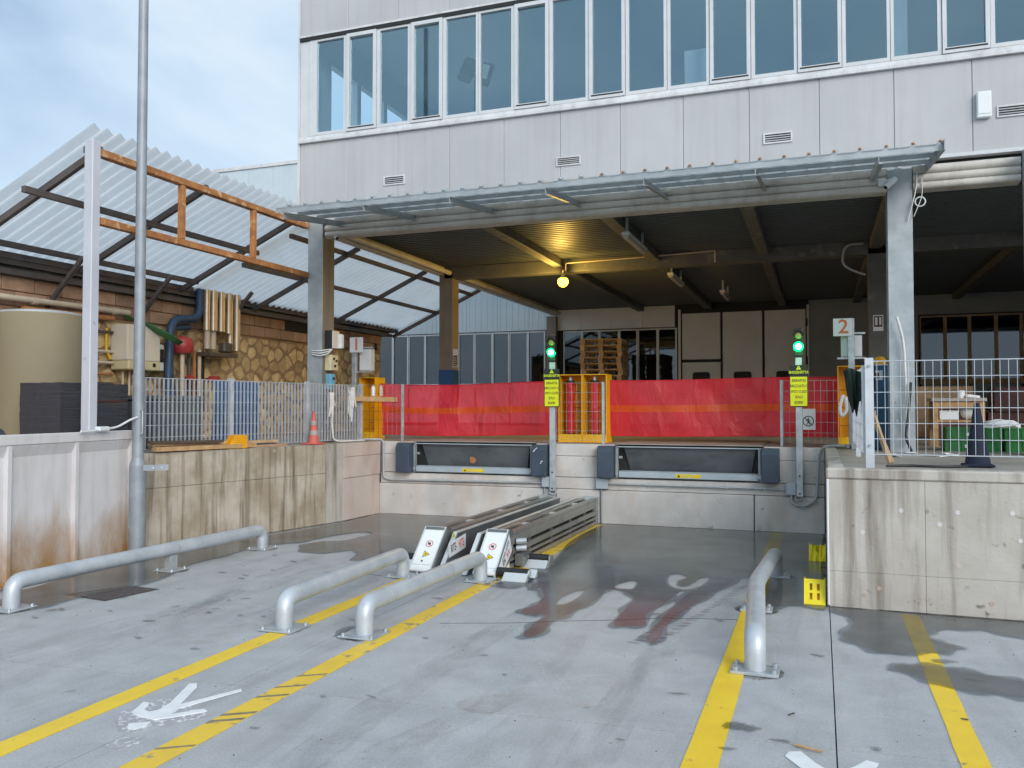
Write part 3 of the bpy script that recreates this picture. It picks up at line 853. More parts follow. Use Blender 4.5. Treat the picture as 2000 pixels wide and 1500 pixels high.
MB().cyl((.055, 7.492, .02), (.055, 7.492, 1.06), .009, 8).build('corner_bead', 'white_plastic', rw)

# ---- precast boundary wall at the near corner
pw = thing('precast_wall', 'pale precast concrete boundary wall with rust stains and recessed fields', 'wall', (-7.0, 5.5, 0))
pa, pb = Vector((-6.62, 2.6, 0)), Vector((-7.25, 7.44, 0))
pd = (pb - pa).normalized(); pn = Vector((pd.y, -pd.x, 0))   # towards the yard
def pwp(t, d, z): return pa + pd * t + pn * d + Vector((0, 0, z))
PL = (pb - pa).length
tj = [PL - .06 - k * .86 for k in range(6)]
mb = MB()
def pbox(mb, t0, t1, d0, d1, z0, z1):
    vs = [pwp(t, d, z) for z in (z0, z1) for t, d in ((t0, d0), (t1, d0), (t1, d1), (t0, d1))]
    mb.add(vs, [(0, 3, 2, 1), (4, 5, 6, 7), (0, 1, 5, 4), (1, 2, 6, 5), (2, 3, 7, 6), (3, 0, 4, 7)])
for k in range(5):
    mb = MB()
    t1, t0 = tj[k], tj[k + 1] + .055
    pbox(mb, t0, t1, -.10, -.045, 0, 1.30)
    vs = [pwp(t, d, z) for t in (t0, t1) for d, z in ((-.045, 1.19), (0, 1.30), (-.1, 1.30))]
    mb.add(vs, [(0, 1, 2), (3, 4, 5), (0, 1, 4, 3), (1, 2, 5, 4), (0, 2, 5, 3)])
    mb.build('recessed_field', 'precast', pw)
    mb = MB(); pbox(mb, tj[k + 1] + .001, tj[k + 1] + .054, -.10, .0, 0, 1.30); mb.build('rib', 'precast', pw, bevel=.004)
mb = MB(); pbox(mb, tj[0] + .001, PL, -.10, 0, 0, 1.30); mb.build('rib', 'precast', pw, bevel=.004)
mb = MB(); pbox(mb, 0, PL, -.10, .004, 1.302, 1.40); mb.build('top_rail', 'precast', pw, bevel=.006)

# ================================================================== WAREHOUSE over the loading bay
FY = 10.9
wh = thing('warehouse', 'white clad warehouse storey with a long window band over the open loading bay', 'building', (-3, 11, PZ))
seams = [-7.46, -6.623, -5.781, -4.948, -4.115, -3.292, -2.459, -1.628, -0.801, 0.031, 0.869, 1.698, 2.53, 3.36, 4.2, 5.03]
for a, b in zip(seams, seams[1:]):
    MB().box(a + .002, b - .002, FY, FY + .05, 4.62, 5.70).build('cladding_panel', 'cladding', wh, bevel=.006)
    MB().box(a + .002, b - .002, FY - .01, FY + .05, 7.37, 9.6).build('cladding_panel', 'cladding', wh, bevel=.006)
MB().box(-7.5, -7.462, FY - .012, FY + .06, 4.45, 9.6).build('corner_trim', 'cladding_trim', wh)
MB().box(-7.44, 5.03, FY + .052, FY + .09, 4.62, 5.72).build('backing', 'dark_gap', wh)
MB().box(-7.44, 5.03, FY + .052, FY + .09, 7.32, 9.6).build('backing', 'dark_gap', wh)
mb = MB(); mb.prism([(FY - .05, 5.70), (FY - .05, 5.735), (FY - .01, 5.80), (FY + .1, 5.80), (FY + .1, 5.70)], 'yz', -7.46, 5.03)
mb.build('window_sill', 'cladding_trim', wh)
MB().box(-7.46, 5.03, FY - .03, FY + .1, 7.285, 7.335).build('head_flashing', 'dark_gap', wh)
MB().box(-7.46, 5.03, FY - .034, FY + .02, 7.337, 7.366).build('head_trim', 'cladding_trim', wh)
MB().box(1.2, 5.03, FY - .03, FY + .09, 4.575, 4.618).build('bottom_trim', 'white_frame', wh)
MB().box(-7.46, 1.2, FY - .005, FY + .09, 4.45, 4.618).build('bottom_trim', 'cladding', wh)
panes = [(-7.161, -6.693, 0), (-6.586, -6.184, 1), (-6.072, -5.614, 0), (-5.506, -5.103, 1), (-4.997, -4.535, 0), (-4.464, -4.0, 0),
         (-3.902, -3.497, 1), (-3.394, -2.93, 0), (-2.83, -2.43, 1), (-2.333, -1.872, 0), (-1.785, -1.326, 0), (-1.235, -.823, 1),
         (-.723, -.258, 0), (-.168, .251, 1), (.344, .80, 0), (.878, 1.345, 0), (1.442, 1.844, 1), (1.943, 2.405, 0), (2.505, 2.905, 1), (3.0, 3.46, 0)]
edge = [-7.30] + [(a[1] + b[0]) / 2 for a, b in zip(panes, panes[1:])] + [3.56]
MB().box(-7.46, -7.303, FY - .004, FY + .06, 5.802, 7.284).build('end_panel', 'white_frame', wh, bevel=.004)
for i, (a, b, op) in enumerate(panes):
    e0, e1 = edge[i] + .003, edge[i + 1] - .003
    y0 = FY - (.03 if op else .012)
    z0, z1 = 5.803, 7.283
    gz0, gz1 = (5.87, 7.23) if op else (5.85, 7.25)
    mb = MB()
    mb.box(e0, a, y0, FY + .05, z0, z1); mb.box(b, e1, y0, FY + .05, z0, z1)
    mb.box(a, b, y0, FY + .05, z0, gz0); mb.box(a, b, y0, FY + .05, gz1, z1)
    w = mb.build('window', 'white_frame', wh)
    MB().box(a + .0005, b - .0005, FY + .02, FY + .026, gz0 + .0005, gz1 - .0005).build('pane', 'glass', w)
    if op:
        mb = MB(); mb.box(a - .02, b + .02, y0 - .004, y0 - .0005, gz0 - .03, gz0 - .012)
        mb.build('gasket', 'dark_gap', w)
MB().box(3.563, 5.03, FY - .004, FY + .06, 5.802, 7.284).build('end_panel', 'white_frame', wh)
# the room behind the windows: side wall with its own window openings, ceiling, floor, back
mb = MB()
mb.box(-7.48, -7.36, FY + .1, 22.9, 4.5, 5.9); mb.box(-7.48, -7.36, FY + .1, 22.9, 7.20, 9.6)
yy = FY + .1
while yy < 22:
    mb.box(-7.48, -7.36, yy, yy + (.61 if yy < 11.5 else .12), 5.9, 7.20)
    yy += (1.42 if yy < 11.5 else .93)
mb.build('side_wall', 'room', wh)
MB().box(-7.36, 5, FY + .1, 22.9, 7.75, 7.8).build('room_ceiling', 'room', wh)
MB().box(-7.36, 5, FY + .1, 22.9, 4.62, 5.0).build('room_floor', 'room', wh)
MB().box(-7.36, 5, 22.9, 23.0, 5.0, 7.75).build('room_back_wall', 'room', wh)
MB().box(5.0, 5.1, FY + .1, 23.0, 4.62, 9.6).build('end_wall', 'room', wh)
MB().box(-7.5, 5.1, FY - .02, 23.0, 9.6, 9.75).build('roof', 'cladding_trim', wh)
MB().box(.88, 1.06, 11.25, 11.43, 5.0, 7.75).build('room_column', 'white_frame', wh)

# steel columns
def hcol(x, y, z1, m, w=.27, d=.30, name='column'):
    mb = MB()
    mb.box(x - w / 2, x + w / 2, y, y + .02, PZ, z1); mb.box(x - w / 2, x + w / 2, y + d - .02, y + d, PZ, z1)
    mb.box(x - .008, x + .008, y + .02, y + d - .02, PZ, z1)
    return mb.build(name, m, wh)
hcol(0.917, 10.88, 4.5, 'galv_dull')
cl = MB(); cl.box(-7.29, -7.04, 10.88, 10.90, PZ, 4.5); cl.build('column', 'galv_dull', wh)
MB().box(-7.285, -7.05, 10.901, 11.24, PZ, 4.5).build('column_casing', 'col_brown', wh, bevel=.01)
for x, m in ((-7.05, 'col_brown'), (0.95, 'beam_dark')):
    MB().box(x - .16, x + .14, 15.4, 15.7, PZ, 4.4).build('column', m, wh, bevel=.008)
MB().box(-7.213, -6.907, 15.396, 15.704, PZ, 2.42).build('column_foot_paint', 'blue_paint', wh)
for bx_ in (-.06, .06):
    for z in (1.5, 1.72):
        MB().cyl((.917 + bx_, 10.88, z), (.917 + bx_, 10.868, z), .012, 6).build('bolt', 'galv', wh)
MB().box(2.18, 2.5, 10.55, 10.85, PZ, 4.56).build('column', 'galv_dull', wh, bevel=.005)

# eaves beam cover: three rolled lobes along the opening
def lobes(x0, x1):
    prof = []
    zc = [4.27, 4.36, 4.46]
    rr = [.045, .05, .055]
    for z, r in zip(zc, rr):
        for k in range(7):
            a = -math.pi / 2 + math.pi * k / 6
            prof.append((10.88 - r * math.cos(a) * 0.8, z + r * math.sin(a) * .95))
    prof += [(11.06, 4.515), (11.06, 4.225)]
    return MB().prism(prof, 'yz', x0, x1)
for x0, x1 in ((-6.98, -5.1), (-5.097, -3.2), (-3.197, -1.3), (-1.297, .775), (1.06, 2.17)):
    lobes(x0, x1).build('beam_cover', 'beam_cream', wh, smooth=True)
# bay ceiling: ribbed deck, beams
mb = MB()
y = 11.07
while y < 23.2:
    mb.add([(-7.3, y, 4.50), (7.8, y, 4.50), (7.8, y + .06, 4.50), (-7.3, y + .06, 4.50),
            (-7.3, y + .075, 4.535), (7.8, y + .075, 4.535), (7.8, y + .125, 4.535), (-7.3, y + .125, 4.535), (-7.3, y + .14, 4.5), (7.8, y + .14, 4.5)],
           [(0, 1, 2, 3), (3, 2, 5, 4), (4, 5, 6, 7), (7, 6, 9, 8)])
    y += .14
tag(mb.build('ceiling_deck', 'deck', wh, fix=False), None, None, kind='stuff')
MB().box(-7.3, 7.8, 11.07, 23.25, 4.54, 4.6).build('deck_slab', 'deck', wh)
for x, w in ((-4.68, .18), (-2.83, .20), (-.90, .18), (.92, .20), (3.2, .18)):
    MB().box(x - w / 2, x + w / 2, 11.07, 15.39, 4.35, 4.499).build('ceiling_beam', 'beam_dark', wh, bevel=.01)
    MB().box(x - w / 2, x + w / 2, 15.71, 23.25, 4.35, 4.499).build('ceiling_beam', 'beam_dark', wh, bevel=.01)
MB().box(-7.1, 7.8, 15.40, 15.70, 4.26, 4.498).build('cross_beam', 'beam_dark', wh, bevel=.008)
MB().box(-7.28, -7.1, 11.25, 23.25, 4.34, 4.499).build('edge_beam', 'beam_cream', wh, bevel=.01)
MB().cyl((-6.98, 11.3, 4.38), (-6.98, 23.0, 4.36), .05, 12).build('edge_pipe', 'beam_cream', wh, smooth=True)
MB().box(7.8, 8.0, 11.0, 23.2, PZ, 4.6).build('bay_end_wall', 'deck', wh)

# ================================================================== WORKSHOP at the back
ws = thing('workshop', 'pale blue ribbed workshop building with window row behind the loading bay', 'building', (-5, GY, PZ))
x = -27.0
k = 0
rib = None
while x < -7.35:
    w = min(1.0, -7.35 - x)
    mb = MB(); mb.box(x + .004, x + w - .004, GY, GY + .06, 3.93, 9.69)
    for q in range(5):
        mb.box(x + .08 + q * .19, x + .10 + q * .19, GY - .008, GY + .002, 3.93, 9.69)
    mb.build('cladding_panel', 'blue_cladding', ws)
    x += 1.0
MB().box(-27, -7.35, GY - .05, GY + .1, 9.692, 9.80).build('roof_edge', 'cladding_trim', ws)
MB().box(-27, 8, GY + .065, GY + .1, PZ, 9.69).build('backing_wall', 'dark_gap', ws)
x = -7.34
while x < -3.75:
    w = min(.9, -3.74 - x)
    MB().box(x + .003, x + w - .003, GY, GY + .06, 3.90, 4.49).build('infill_panel', 'dim_panel', ws); x += .9
MB().box(-7.40, -7.12, GY - .2, GY - .004, PZ, 4.3).build('corner_post', 'col_brown', ws)
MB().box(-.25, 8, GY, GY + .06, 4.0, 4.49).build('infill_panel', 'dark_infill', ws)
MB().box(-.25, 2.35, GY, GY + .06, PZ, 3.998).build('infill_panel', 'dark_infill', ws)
def win_row(x0, n, pitch, z0, z1, fm, lowm):
    for i in range(n):
        a, b = x0 + i * pitch + .003, x0 + (i + 1) * pitch - .003
        fw = .045 if i % 2 else .028
        yo = GY - (.02 if i % 2 else .0)
        mb = MB(); mb.box(a, a + fw, yo, GY + .05, z0, z1); mb.box(b - fw, b, yo, GY + .05, z0, z1)
        mb.box(a + fw, b - fw, yo, GY + .05, z0, z0 + .05); mb.box(a + fw, b - fw, yo, GY + .05, z1 - .04, z1)
        w = mb.build('window', fm, ws)
        MB().box(a + fw, b - fw, GY + .02, GY + .026, z0 + .051, z1 - .041).build('pane', 'dark_glass', w)
    MB().box(x0, x0 + n * pitch, GY - .03, GY + .05, z0 - .08, z0 - .002).build('window_sill', fm, ws)
    k = 0
    while k < n:
        e = min(n, k + 2)
        MB().box(x0 + k * pitch + .025, x0 + e * pitch - .025, GY, GY + .04, PZ + .08, 1.60).build('apron_panel', lowm, ws)
        MB().box(x0 + k * pitch + .025, x0 + e * pitch - .025, GY, GY + .04, 1.66, z0 - .085).build('apron_panel', lowm, ws)
        k = e
win_row(-13.06, 10, .557, 2.33, 3.90, 'white_frame', 'white_plastic')
win_row(-6.95, 6, .545, 2.33, 3.87, 'dim_panel', 'dim_panel')
win_row(2.38, 8, .56, 2.33, 3.96, 'pallet', 'dark_infill')  # same window row; bay shade put into frame and apron colours
# folding door of three leaves
MB().box(-3.64, -3.575, GY - .05, GY + .05, PZ, 4.36).build('door_post', 'dim_panel', ws)
MB().box(-.30, -.24, GY - .05, GY + .05, PZ, 4.36).build('door_post', 'dim_panel', ws)
MB().box(-3.57, -.305, GY - .03, GY + .02, 4.275, 4.34).build('door_track', 'dark_gap', ws)
MB().box(-3.57, -.305, GY + .03, GY + .05, PZ, 4.27).build('door_backing', 'dark_gap', ws)
for i in range(3):
    a, b = -3.54 + i * 1.09, -3.54 + (i + 1) * 1.09 - .06
    if i == 0:
        MB().box(a, b, GY - .02, GY + .02, 2.98, 4.25).build('door_leaf', 'dim_panel', ws, bevel=.008)
        d = MB().box(a, b, GY - .02, GY + .02, PZ, 2.90).build('door_leaf', 'dim_panel', ws, bevel=.008)
    else:
        d = MB().box(a, b, GY - .02, GY + .02, PZ, 4.25).build('door_leaf', 'dim_panel', ws, bevel=.008)
    c = (a + b) / 2
    prof = [(c + sx * (.22 - .05 * (1 - math.cos(t))) , 2.40 + sz * (.22 - .05 * (1 - math.sin(t)))) for sx, sz, ts in ((1, 1, (0, .8, 1.57)), (-1, 1, (1.57, .8, 0)), (-1, -1, (0, .8, 1.57)), (1, -1, (1.57, .8, 0))) for t in ts]
    MB().prism(prof, 'xz', GY - .026, GY - .021).build('vision_panel', 'dark_gap', d)
    MB().tube([(p[0], GY - .024, p[1]) for p in prof] + [(prof[0][0], GY - .024, prof[0][1])], .012, 6).build('rubber_seal', 'black', d)
    for z in (1.7, 2.9, 3.9):
        MB().cyl((b + .03, GY - .05, z - .1), (b + .03, GY - .05, z + .1), .025, 8).build('hinge', 'dark_gap', d)

# ================================================================== SIDE SHED with the translucent roof
sh = thing('lean_to_shed', 'lean-to shed with translucent corrugated roof and rusty truss', 'shed', (-8.4, 9, PZ))
RX0, RZ0, RX1, RZ1 = -7.22, 4.66, -9.62, 3.58
def roof_sheet(y0, y1, dz, per=.177, x0=RX0, x1=RX1):
    n = int(round((y1 - y0) / per)) * 8
    mb = MB()
    th = .005
    rows = []
    for layer in (0,):
        for (xx, zz) in ((x0, RZ0 + (x0 - RX0) / (RX1 - RX0) * (RZ1 - RZ0)), (x1, RZ1)):
            rows.append([Vector((xx, y0 + (y1 - y0) * i / n, zz + dz + .025 * math.cos(2 * math.pi * i / 8))) for i in range(n + 1)])
    for r in rows: mb.v += r
    m_ = n + 1
    for i in range(n):
        mb.f.append((i, i + 1, m_ + i + 1, m_ + i))
    return mb.build('roof_sheet', 'roof_sheet', sh, smooth=True, fix=True)
y = 6.78; k = 0
while y < 11.0:
    roof_sheet(y, y + .177 * 5, .006 * (k % 2)); y += .177 * 5 - .0; k += 1
y = 10.9
while y < 17.7:
    roof_sheet(y, y + .177 * 5, -.11 + .006 * (k % 2), .177, -7.30); y += .177 * 5; k += 1
Y_END = y
sl = (RZ1 - RZ0) / (RX1 - RX0)
def rz(x, d=-.06): return RZ0 + (x - RX0) * sl + d
for yy, d in ((7.02, -.11), (8.72, -.11), (10.66, -.11), (12.5, -.22), (15.1, -.22), (Y_END - .05, -.22)):
    MB().bar((-7.36, yy, rz(-7.36, d)), (-9.62, yy, rz(-9.62, d)), .055, .075).build('rafter', 'brown_steel', sh)
for xx, y0, y1, d in ((-7.42, 6.86, 10.8, -.12), (-8.15, 6.72, 10.8, -.19), (-7.62, 10.9, Y_END, -.175), (-8.5, 10.9, Y_END, -.175), (-9.3, 6.8, 10.8, -.065)):
    MB().box(xx - .03, xx + .03, y0, y1, rz(xx, d) - .04, rz(xx, d) + .03).build('purlin', 'brown_steel', sh)
# rusty truss between the pale post and the warehouse column
for z in (4.415, 3.67):
    MB().box(-7.34, -7.26, 6.92, 10.86, z - .04, z + .04).build('truss_chord', 'rust', sh, bevel=.006)
for yy in (8.19, 9.57):
    MB().box(-7.335, -7.265, yy - .035, yy + .035, 3.712, 4.373).build('truss_upright', 'rust', sh, bevel=.006)
MB().box(-7.36, -7.24, 6.79, 6.90, 1.32, 4.52).build('post', 'lilac_post', sh, bevel=.008)
# gutter and double eaves beam
mb = MB(); mb.box(-9.75, -9.50, 5.6, Y_END, 3.45, 3.52); mb.box(-9.52, -9.48, 5.6, Y_END, 3.521, 3.60)
mb.build('gutter', 'brown_steel', sh)
MB().box(-9.78, -9.50, 5.6, Y_END - .3, 3.33, 3.40).build('eaves_beam', 'brown_steel', sh)
MB().box(-9.86, -9.60, 5.6, Y_END - .3, 3.40, 3.449).build('eaves_board', 'beam_dark', sh)
for yy in (8.3, 9.9, 11.8):
    MB().bar((-9.62, yy, 2.98), (-9.05, yy + .05, 3.62), .05, .05).build('strut', 'brown_steel', sh)

# ================================================================== STONE WALL under the shed roof
st = thing('stone_wall', 'tan rubble stone wall with clay block courses under the shed roof', 'wall', (-9.7, 12, PZ))
MB().box(-9.95, -9.66, 4.5, 17.4, PZ, 3.40).build('mortar_bed', 'mortar', st)
random.seed(21)
pts = []
W0, W1, H0, H1 = 7.7, 17.35, PZ, 2.93
tries = 0
while len(pts) < 285 and tries < 60000:
    tries += 1
    p = (random.uniform(W0, W1), random.uniform(H0, H1))
    if all((((p[0] - q[0]) * 1.25) ** 2 + ((p[1] - q[1]) * .85) ** 2) > .175 ** 2 for q in pts): pts.append(p)
def clip(poly, a, b, c):
    out = []
    for i in range(len(poly)):
        p, q = poly[i], poly[(i + 1) % len(poly)]
        dp, dq = a * p[0] + b * p[1] - c, a * q[0] + b * q[1] - c
        if dp <= 0: out.append(p)
        if dp * dq < 0:
            t = dp / (dp - dq); out.append((p[0] + (q[0] - p[0]) * t, p[1] + (q[1] - p[1]) * t))
    return out
for i, p in enumerate(pts):
    poly = [(max(W0, p[0] - .4), max(H0, p[1] - .4)), (min(W1, p[0] + .4), max(H0, p[1] - .4)), (min(W1, p[0] + .4), min(H1, p[1] + .4)), (max(W0, p[0] - .4), min(H1, p[1] + .4))]
    for j, q in enumerate(pts):
        if i == j or abs(p[0] - q[0]) > .8 or abs(p[1] - q[1]) > .8: continue
        a, b = q[0] - p[0], q[1] - p[1]
        c = (q[0] ** 2 + q[1] ** 2 - p[0] ** 2 - p[1] ** 2) / 2
        poly = clip(poly, a, b, c)
        if len(poly) < 3: break
    if len(poly) < 3: continue
    cx_, cy_ = sum(v[0] for v in poly) / len(poly), sum(v[1] for v in poly) / len(poly)
    # round the cell: midpoints pulled out, corners pulled in, joint left open
    ring = []
    k = len(poly)
    for q in range(k):
        a, b = poly[q], poly[(q + 1) % k]
        for t, s_ in ((0.0, random.uniform(.62, .82)), (random.uniform(.25, .4), random.uniform(.68, .90)), (random.uniform(.6, .78), random.uniform(.68, .90))):
            x_, z_ = a[0] + (b[0] - a[0]) * t, a[1] + (b[1] - a[1]) * t
            ring.append((cx_ + (x_ - cx_) * s_, cy_ + (z_ - cy_) * s_))
    dpt = random.uniform(.018, .045)
    m_ = len(ring)
    mb = MB()
    mb.v = [Vector((-9.662, y_, z_)) for y_, z_ in ring] + [Vector((-9.66 + dpt * .75, cx_ + (y_ - cx_) * .9, cy_ + (z_ - cy_) * .9)) for y_, z_ in ring] + [Vector((-9.66 + dpt, cx_, cy_))]
    mb.f = [(a, (a + 1) % m_, m_ + (a + 1) % m_, m_ + a) for a in range(m_)] + [(m_ + a, m_ + (a + 1) % m_, 2 * m_) for a in range(m_)]
    mb.build('stone', 'stone', st)
for r_ in range(2):
    y = 4.6 + (.22 if r_ else 0)
    while y < 17.0:
        L = random.uniform(.42, .5)
        if not (13.4 < y < 14.3 and r_ == 1):
            MB().box(-9.665, -9.625 + random.uniform(0, .012), y + .006, y + L - .006, 2.955 + r_ * .19, 3.135 + r_ * .19).build('block', 'block', st, bevel=.008)
        y += L
y = 4.6
for r_ in range(9):
    y = 4.6 + (.22 if r_ % 2 else 0)
    while y < 7.4:
        L = .46
        MB().box(-9.665, -9.63, y + .006, y + L - .006, PZ + .03 + r_ * .2, PZ + .22 + r_ * .2).build('block', 'block', st, bevel=.008)
        y += L
MB().box(-9.70, -9.64, 13.45, 14.6, 2.95, 3.32).build('dark_opening', 'dark_gap', st)
MB().box(-9.70, -9.64, 15.9, 17.2, 2.98, 3.32).build('dark_opening', 'dark_gap', st)

# ================================================================== CANOPY over the docks
cn = thing('canopy', 'corrugated steel canopy on slim brackets over the dock opening', 'canopy', (-2.8, 10.1, 4.3))
CX0, CX1, CYO, CYI, CZO, CZI = -6.80, 1.19, 9.36, 10.86, 4.315, 4.50
def cz(y): return CZO + (y - CYO) / (CYI - CYO) * (CZI - CZO)
def canopy_sheet(x0, x1, dz):
    prof = []
    x = x0
    while x < x1 - .01:
        w = min(.25, x1 - x)
        prof += [(x, 0), (x + .19, 0), (x + .205, .035), (x + .235, .035)]
        x += .25
    prof.append((x1, 0))
    mb = MB(); m_ = len(prof)
    for yy in (CYO, CYI):
        mb.v += [Vector((px, yy, cz(yy) + pz + dz)) for px, pz in prof]
    for i in range(m_ - 1):
        mb.f += [(i, i + 1, m_ + i + 1, m_ + i)]
    mb.build('canopy_sheet', 'canopy_sheet', cn)
x = CX0; k = 0
while x < CX1 - .05:
    canopy_sheet(x, min(CX1, x + 1.0), .0 if k % 2 else .004); x += 1.0; k += 1
for yy, h in ((CYO + .02, .065), (CYO + .52, .05), (CYO + 1.0, .05)):
    z = cz(yy) - .004
    mb = MB(); mb.box(CX0, CX1, yy, yy + .006, z - h, z); mb.box(CX0, CX1, yy + .006, yy + .05, z - .006, z)
    mb.build('purlin', 'galv_dull', cn)
for x in (-6.68, -5.473, -4.264, -3.02, -1.851, -.63, .60):
    mb = MB(); a, b = Vector((x, CYO + .028, cz(CYO) - .10)), Vector((x, CYI, cz(CYI) - .10))
    mb.bar(a, b, .008, .085); mb.bar(a + Vector((.022, 0, -.042)), b + Vector((.022, 0, -.042)), .045, .007)
    mb.build('bracket', 'galv_dull', cn)
x = CX0 + .22
while x < CX1:
    MB().ball((x, CYO + .01, cz(CYO) + .028), .015, 8).build('rib_cap', 'rust' if x > -2.4 else 'galv', cn)
    x += .25
mb = MB(); a, b = Vector((CX1 + .012, CYO - .06, cz(CYO) - .03)), Vector((CX1 + .012, CYI, cz(CYI) - .03)); mb.bar(a, b, .012, .11); mb.build('end_flashing', 'galv_dull', cn)
# ================================================================== THINGS IN THE YARD
# ---- galvanised tube guides bolted to the slab
def tube_guide(label, path, plates, supports=(), rad=.066, bend=.22, seams=()):
    o = Vector((path[0][0], path[0][1], 0))
    t = thing('wheel_guide', label, 'wheel guide', o, 'tubular wheel guides bolted to the yard')
    pts = [(path[0][0], path[0][1], .012)] + [(x, y, .225) for x, y in path] + [(path[-1][0], path[-1][1], .012)]
    MB().tube(arc_path(pts, bend, 8), rad, 28).build('rail_tube', 'galv_tube', t, smooth=True)
    for (x, y, w, d) in plates:
        pl = MB().box(x - w / 2, x + w / 2, y - d / 2, y + d / 2, .003, .016).build('base_plate', 'galv', t, bevel=.003)
        for sx in (-1, 1):
            for sy in (-1, 1):
                mb = MB(); mb.cyl((x + sx * (w / 2 - .03), y + sy * (d / 2 - .03), .016), (x + sx * (w / 2 - .03), y + sy * (d / 2 - .03), .034), .013, 6)
                mb.build('anchor_bolt', 'galv', pl)
    for (x, y) in supports:
        MB().box(x - .035, x + .035, y - .05, y + .05, .017, .16).build('support_post', 'galv', t)
    for y in seams:
        a, b = Vector((*path[0], 0)), Vector((*path[-1], 0))
        f = (y - a.y) / (b.y - a.y); p = a.lerp(b, f); d = (b - a).normalized()
        MB().tube([p + Vector((0, 0, .225)) - d * .008, p + Vector((0, 0, .225)) + d * .008], rad + .0025, 28).build('weld_bead', 'galv', t, smooth=True)
    return t
tube_guide('long tube guide in front of the stained wall with one box support', [(-6.24, 5.10), (-6.15, 8.28)],
           [(-6.24, 5.10, .27, .27), (-6.2, 6.86, .24, .24), (-6.15, 8.28, .27, .27)], [(-6.2, 6.86)], seams=(6.9,))
tube_guide('tube guide on the plain yellow line ending at the machine head', [(-3.78, 5.36), (-3.86, 7.42)],
           [(-3.78, 5.36, .29, .27), (-3.86, 7.42, .27, .25)])
tube_guide('tube guide on the worn yellow line ending at the black roller', [(-3.12, 5.40), (-3.06, 7.48)],
           [(-3.12, 5.40, .29, .27), (-3.06, 7.48, .27, .25)], seams=(5.72, 6.75))
# the kinked guide of the other lane side
t4 = thing('wheel_guide', 'kinked tube guide on the yellow line beside the damaged chocks', 'wheel guide', (-.4, 5.5, 0), 'tubular wheel guides bolted to the yard')
P4 = [(-.395, 5.50, .012), (-.395, 5.50, .225), (-.50, 7.20, .225), (-.42, 8.66, .225), (-.42, 8.66, .012)]
MB().tube(arc_path(P4[:2] + [P4[2]] + P4[3:], .22, 8), .066, 28).build('rail_tube', 'galv_tube', t4, smooth=True)
for x, y, w, d in ((-.395, 5.50, .29, .20), (-.50, 7.17, .25, .18), (-.42, 8.66, .27, .20)):
    pl = MB().box(x - w / 2, x + w / 2, y - d / 2, y + d / 2, .003, .022).build('base_plate', 'galv', t4, bevel=.003)
    for sx in (-1, 1):
        for sy in (-1, 1):
            px, py = x + sx * (w / 2 - .03), y + sy * (d / 2 - .03)
            MB().cyl((px, py, .022), (px, py, .044), .014, 6).build('anchor_bolt', 'galv', pl)
MB().box(-.53, -.47, 7.13, 7.21, .023, .16).build('support_post', 'galv', t4)
MB().tube([(-.495, 7.15, .225), (-.497, 7.165, .225)], .068, 28).build('weld_bead', 'galv', t4, smooth=True)

# ---- manhole cover
mh = thing('manhole_cover', 'square cast iron manhole cover flush in the slab', 'manhole cover', (-5.95, 5.86, 0))
mq = [(-6.27, 5.66), (-6.03, 6.12), (-5.68, 6.10), (-5.76, 5.60)]
MB().prism([(-6.29, 5.65), (-6.04, 6.145), (-5.655, 6.12), (-5.745, 5.58)], 'xy', .001, .004).build('frame', 'joint', mh)
MB().prism(mq, 'xy', .0045, .008).build('cover', 'iron', mh)
for i in range(8):
    for j in range(8):
        u, v = (i + .5) / 8, (j + .5) / 8
        A_, B_, C_, D_ = (Vector((*q, 0)) for q in mq)
        p = (A_.lerp(B_, u)).lerp(D_.lerp(C_, u), v)
        MB().obox((p.x, p.y, .0095), (.035, .014, .004), (0, 0, .7 if (i + j) % 2 else -.7)).build('stud', 'iron', mh)

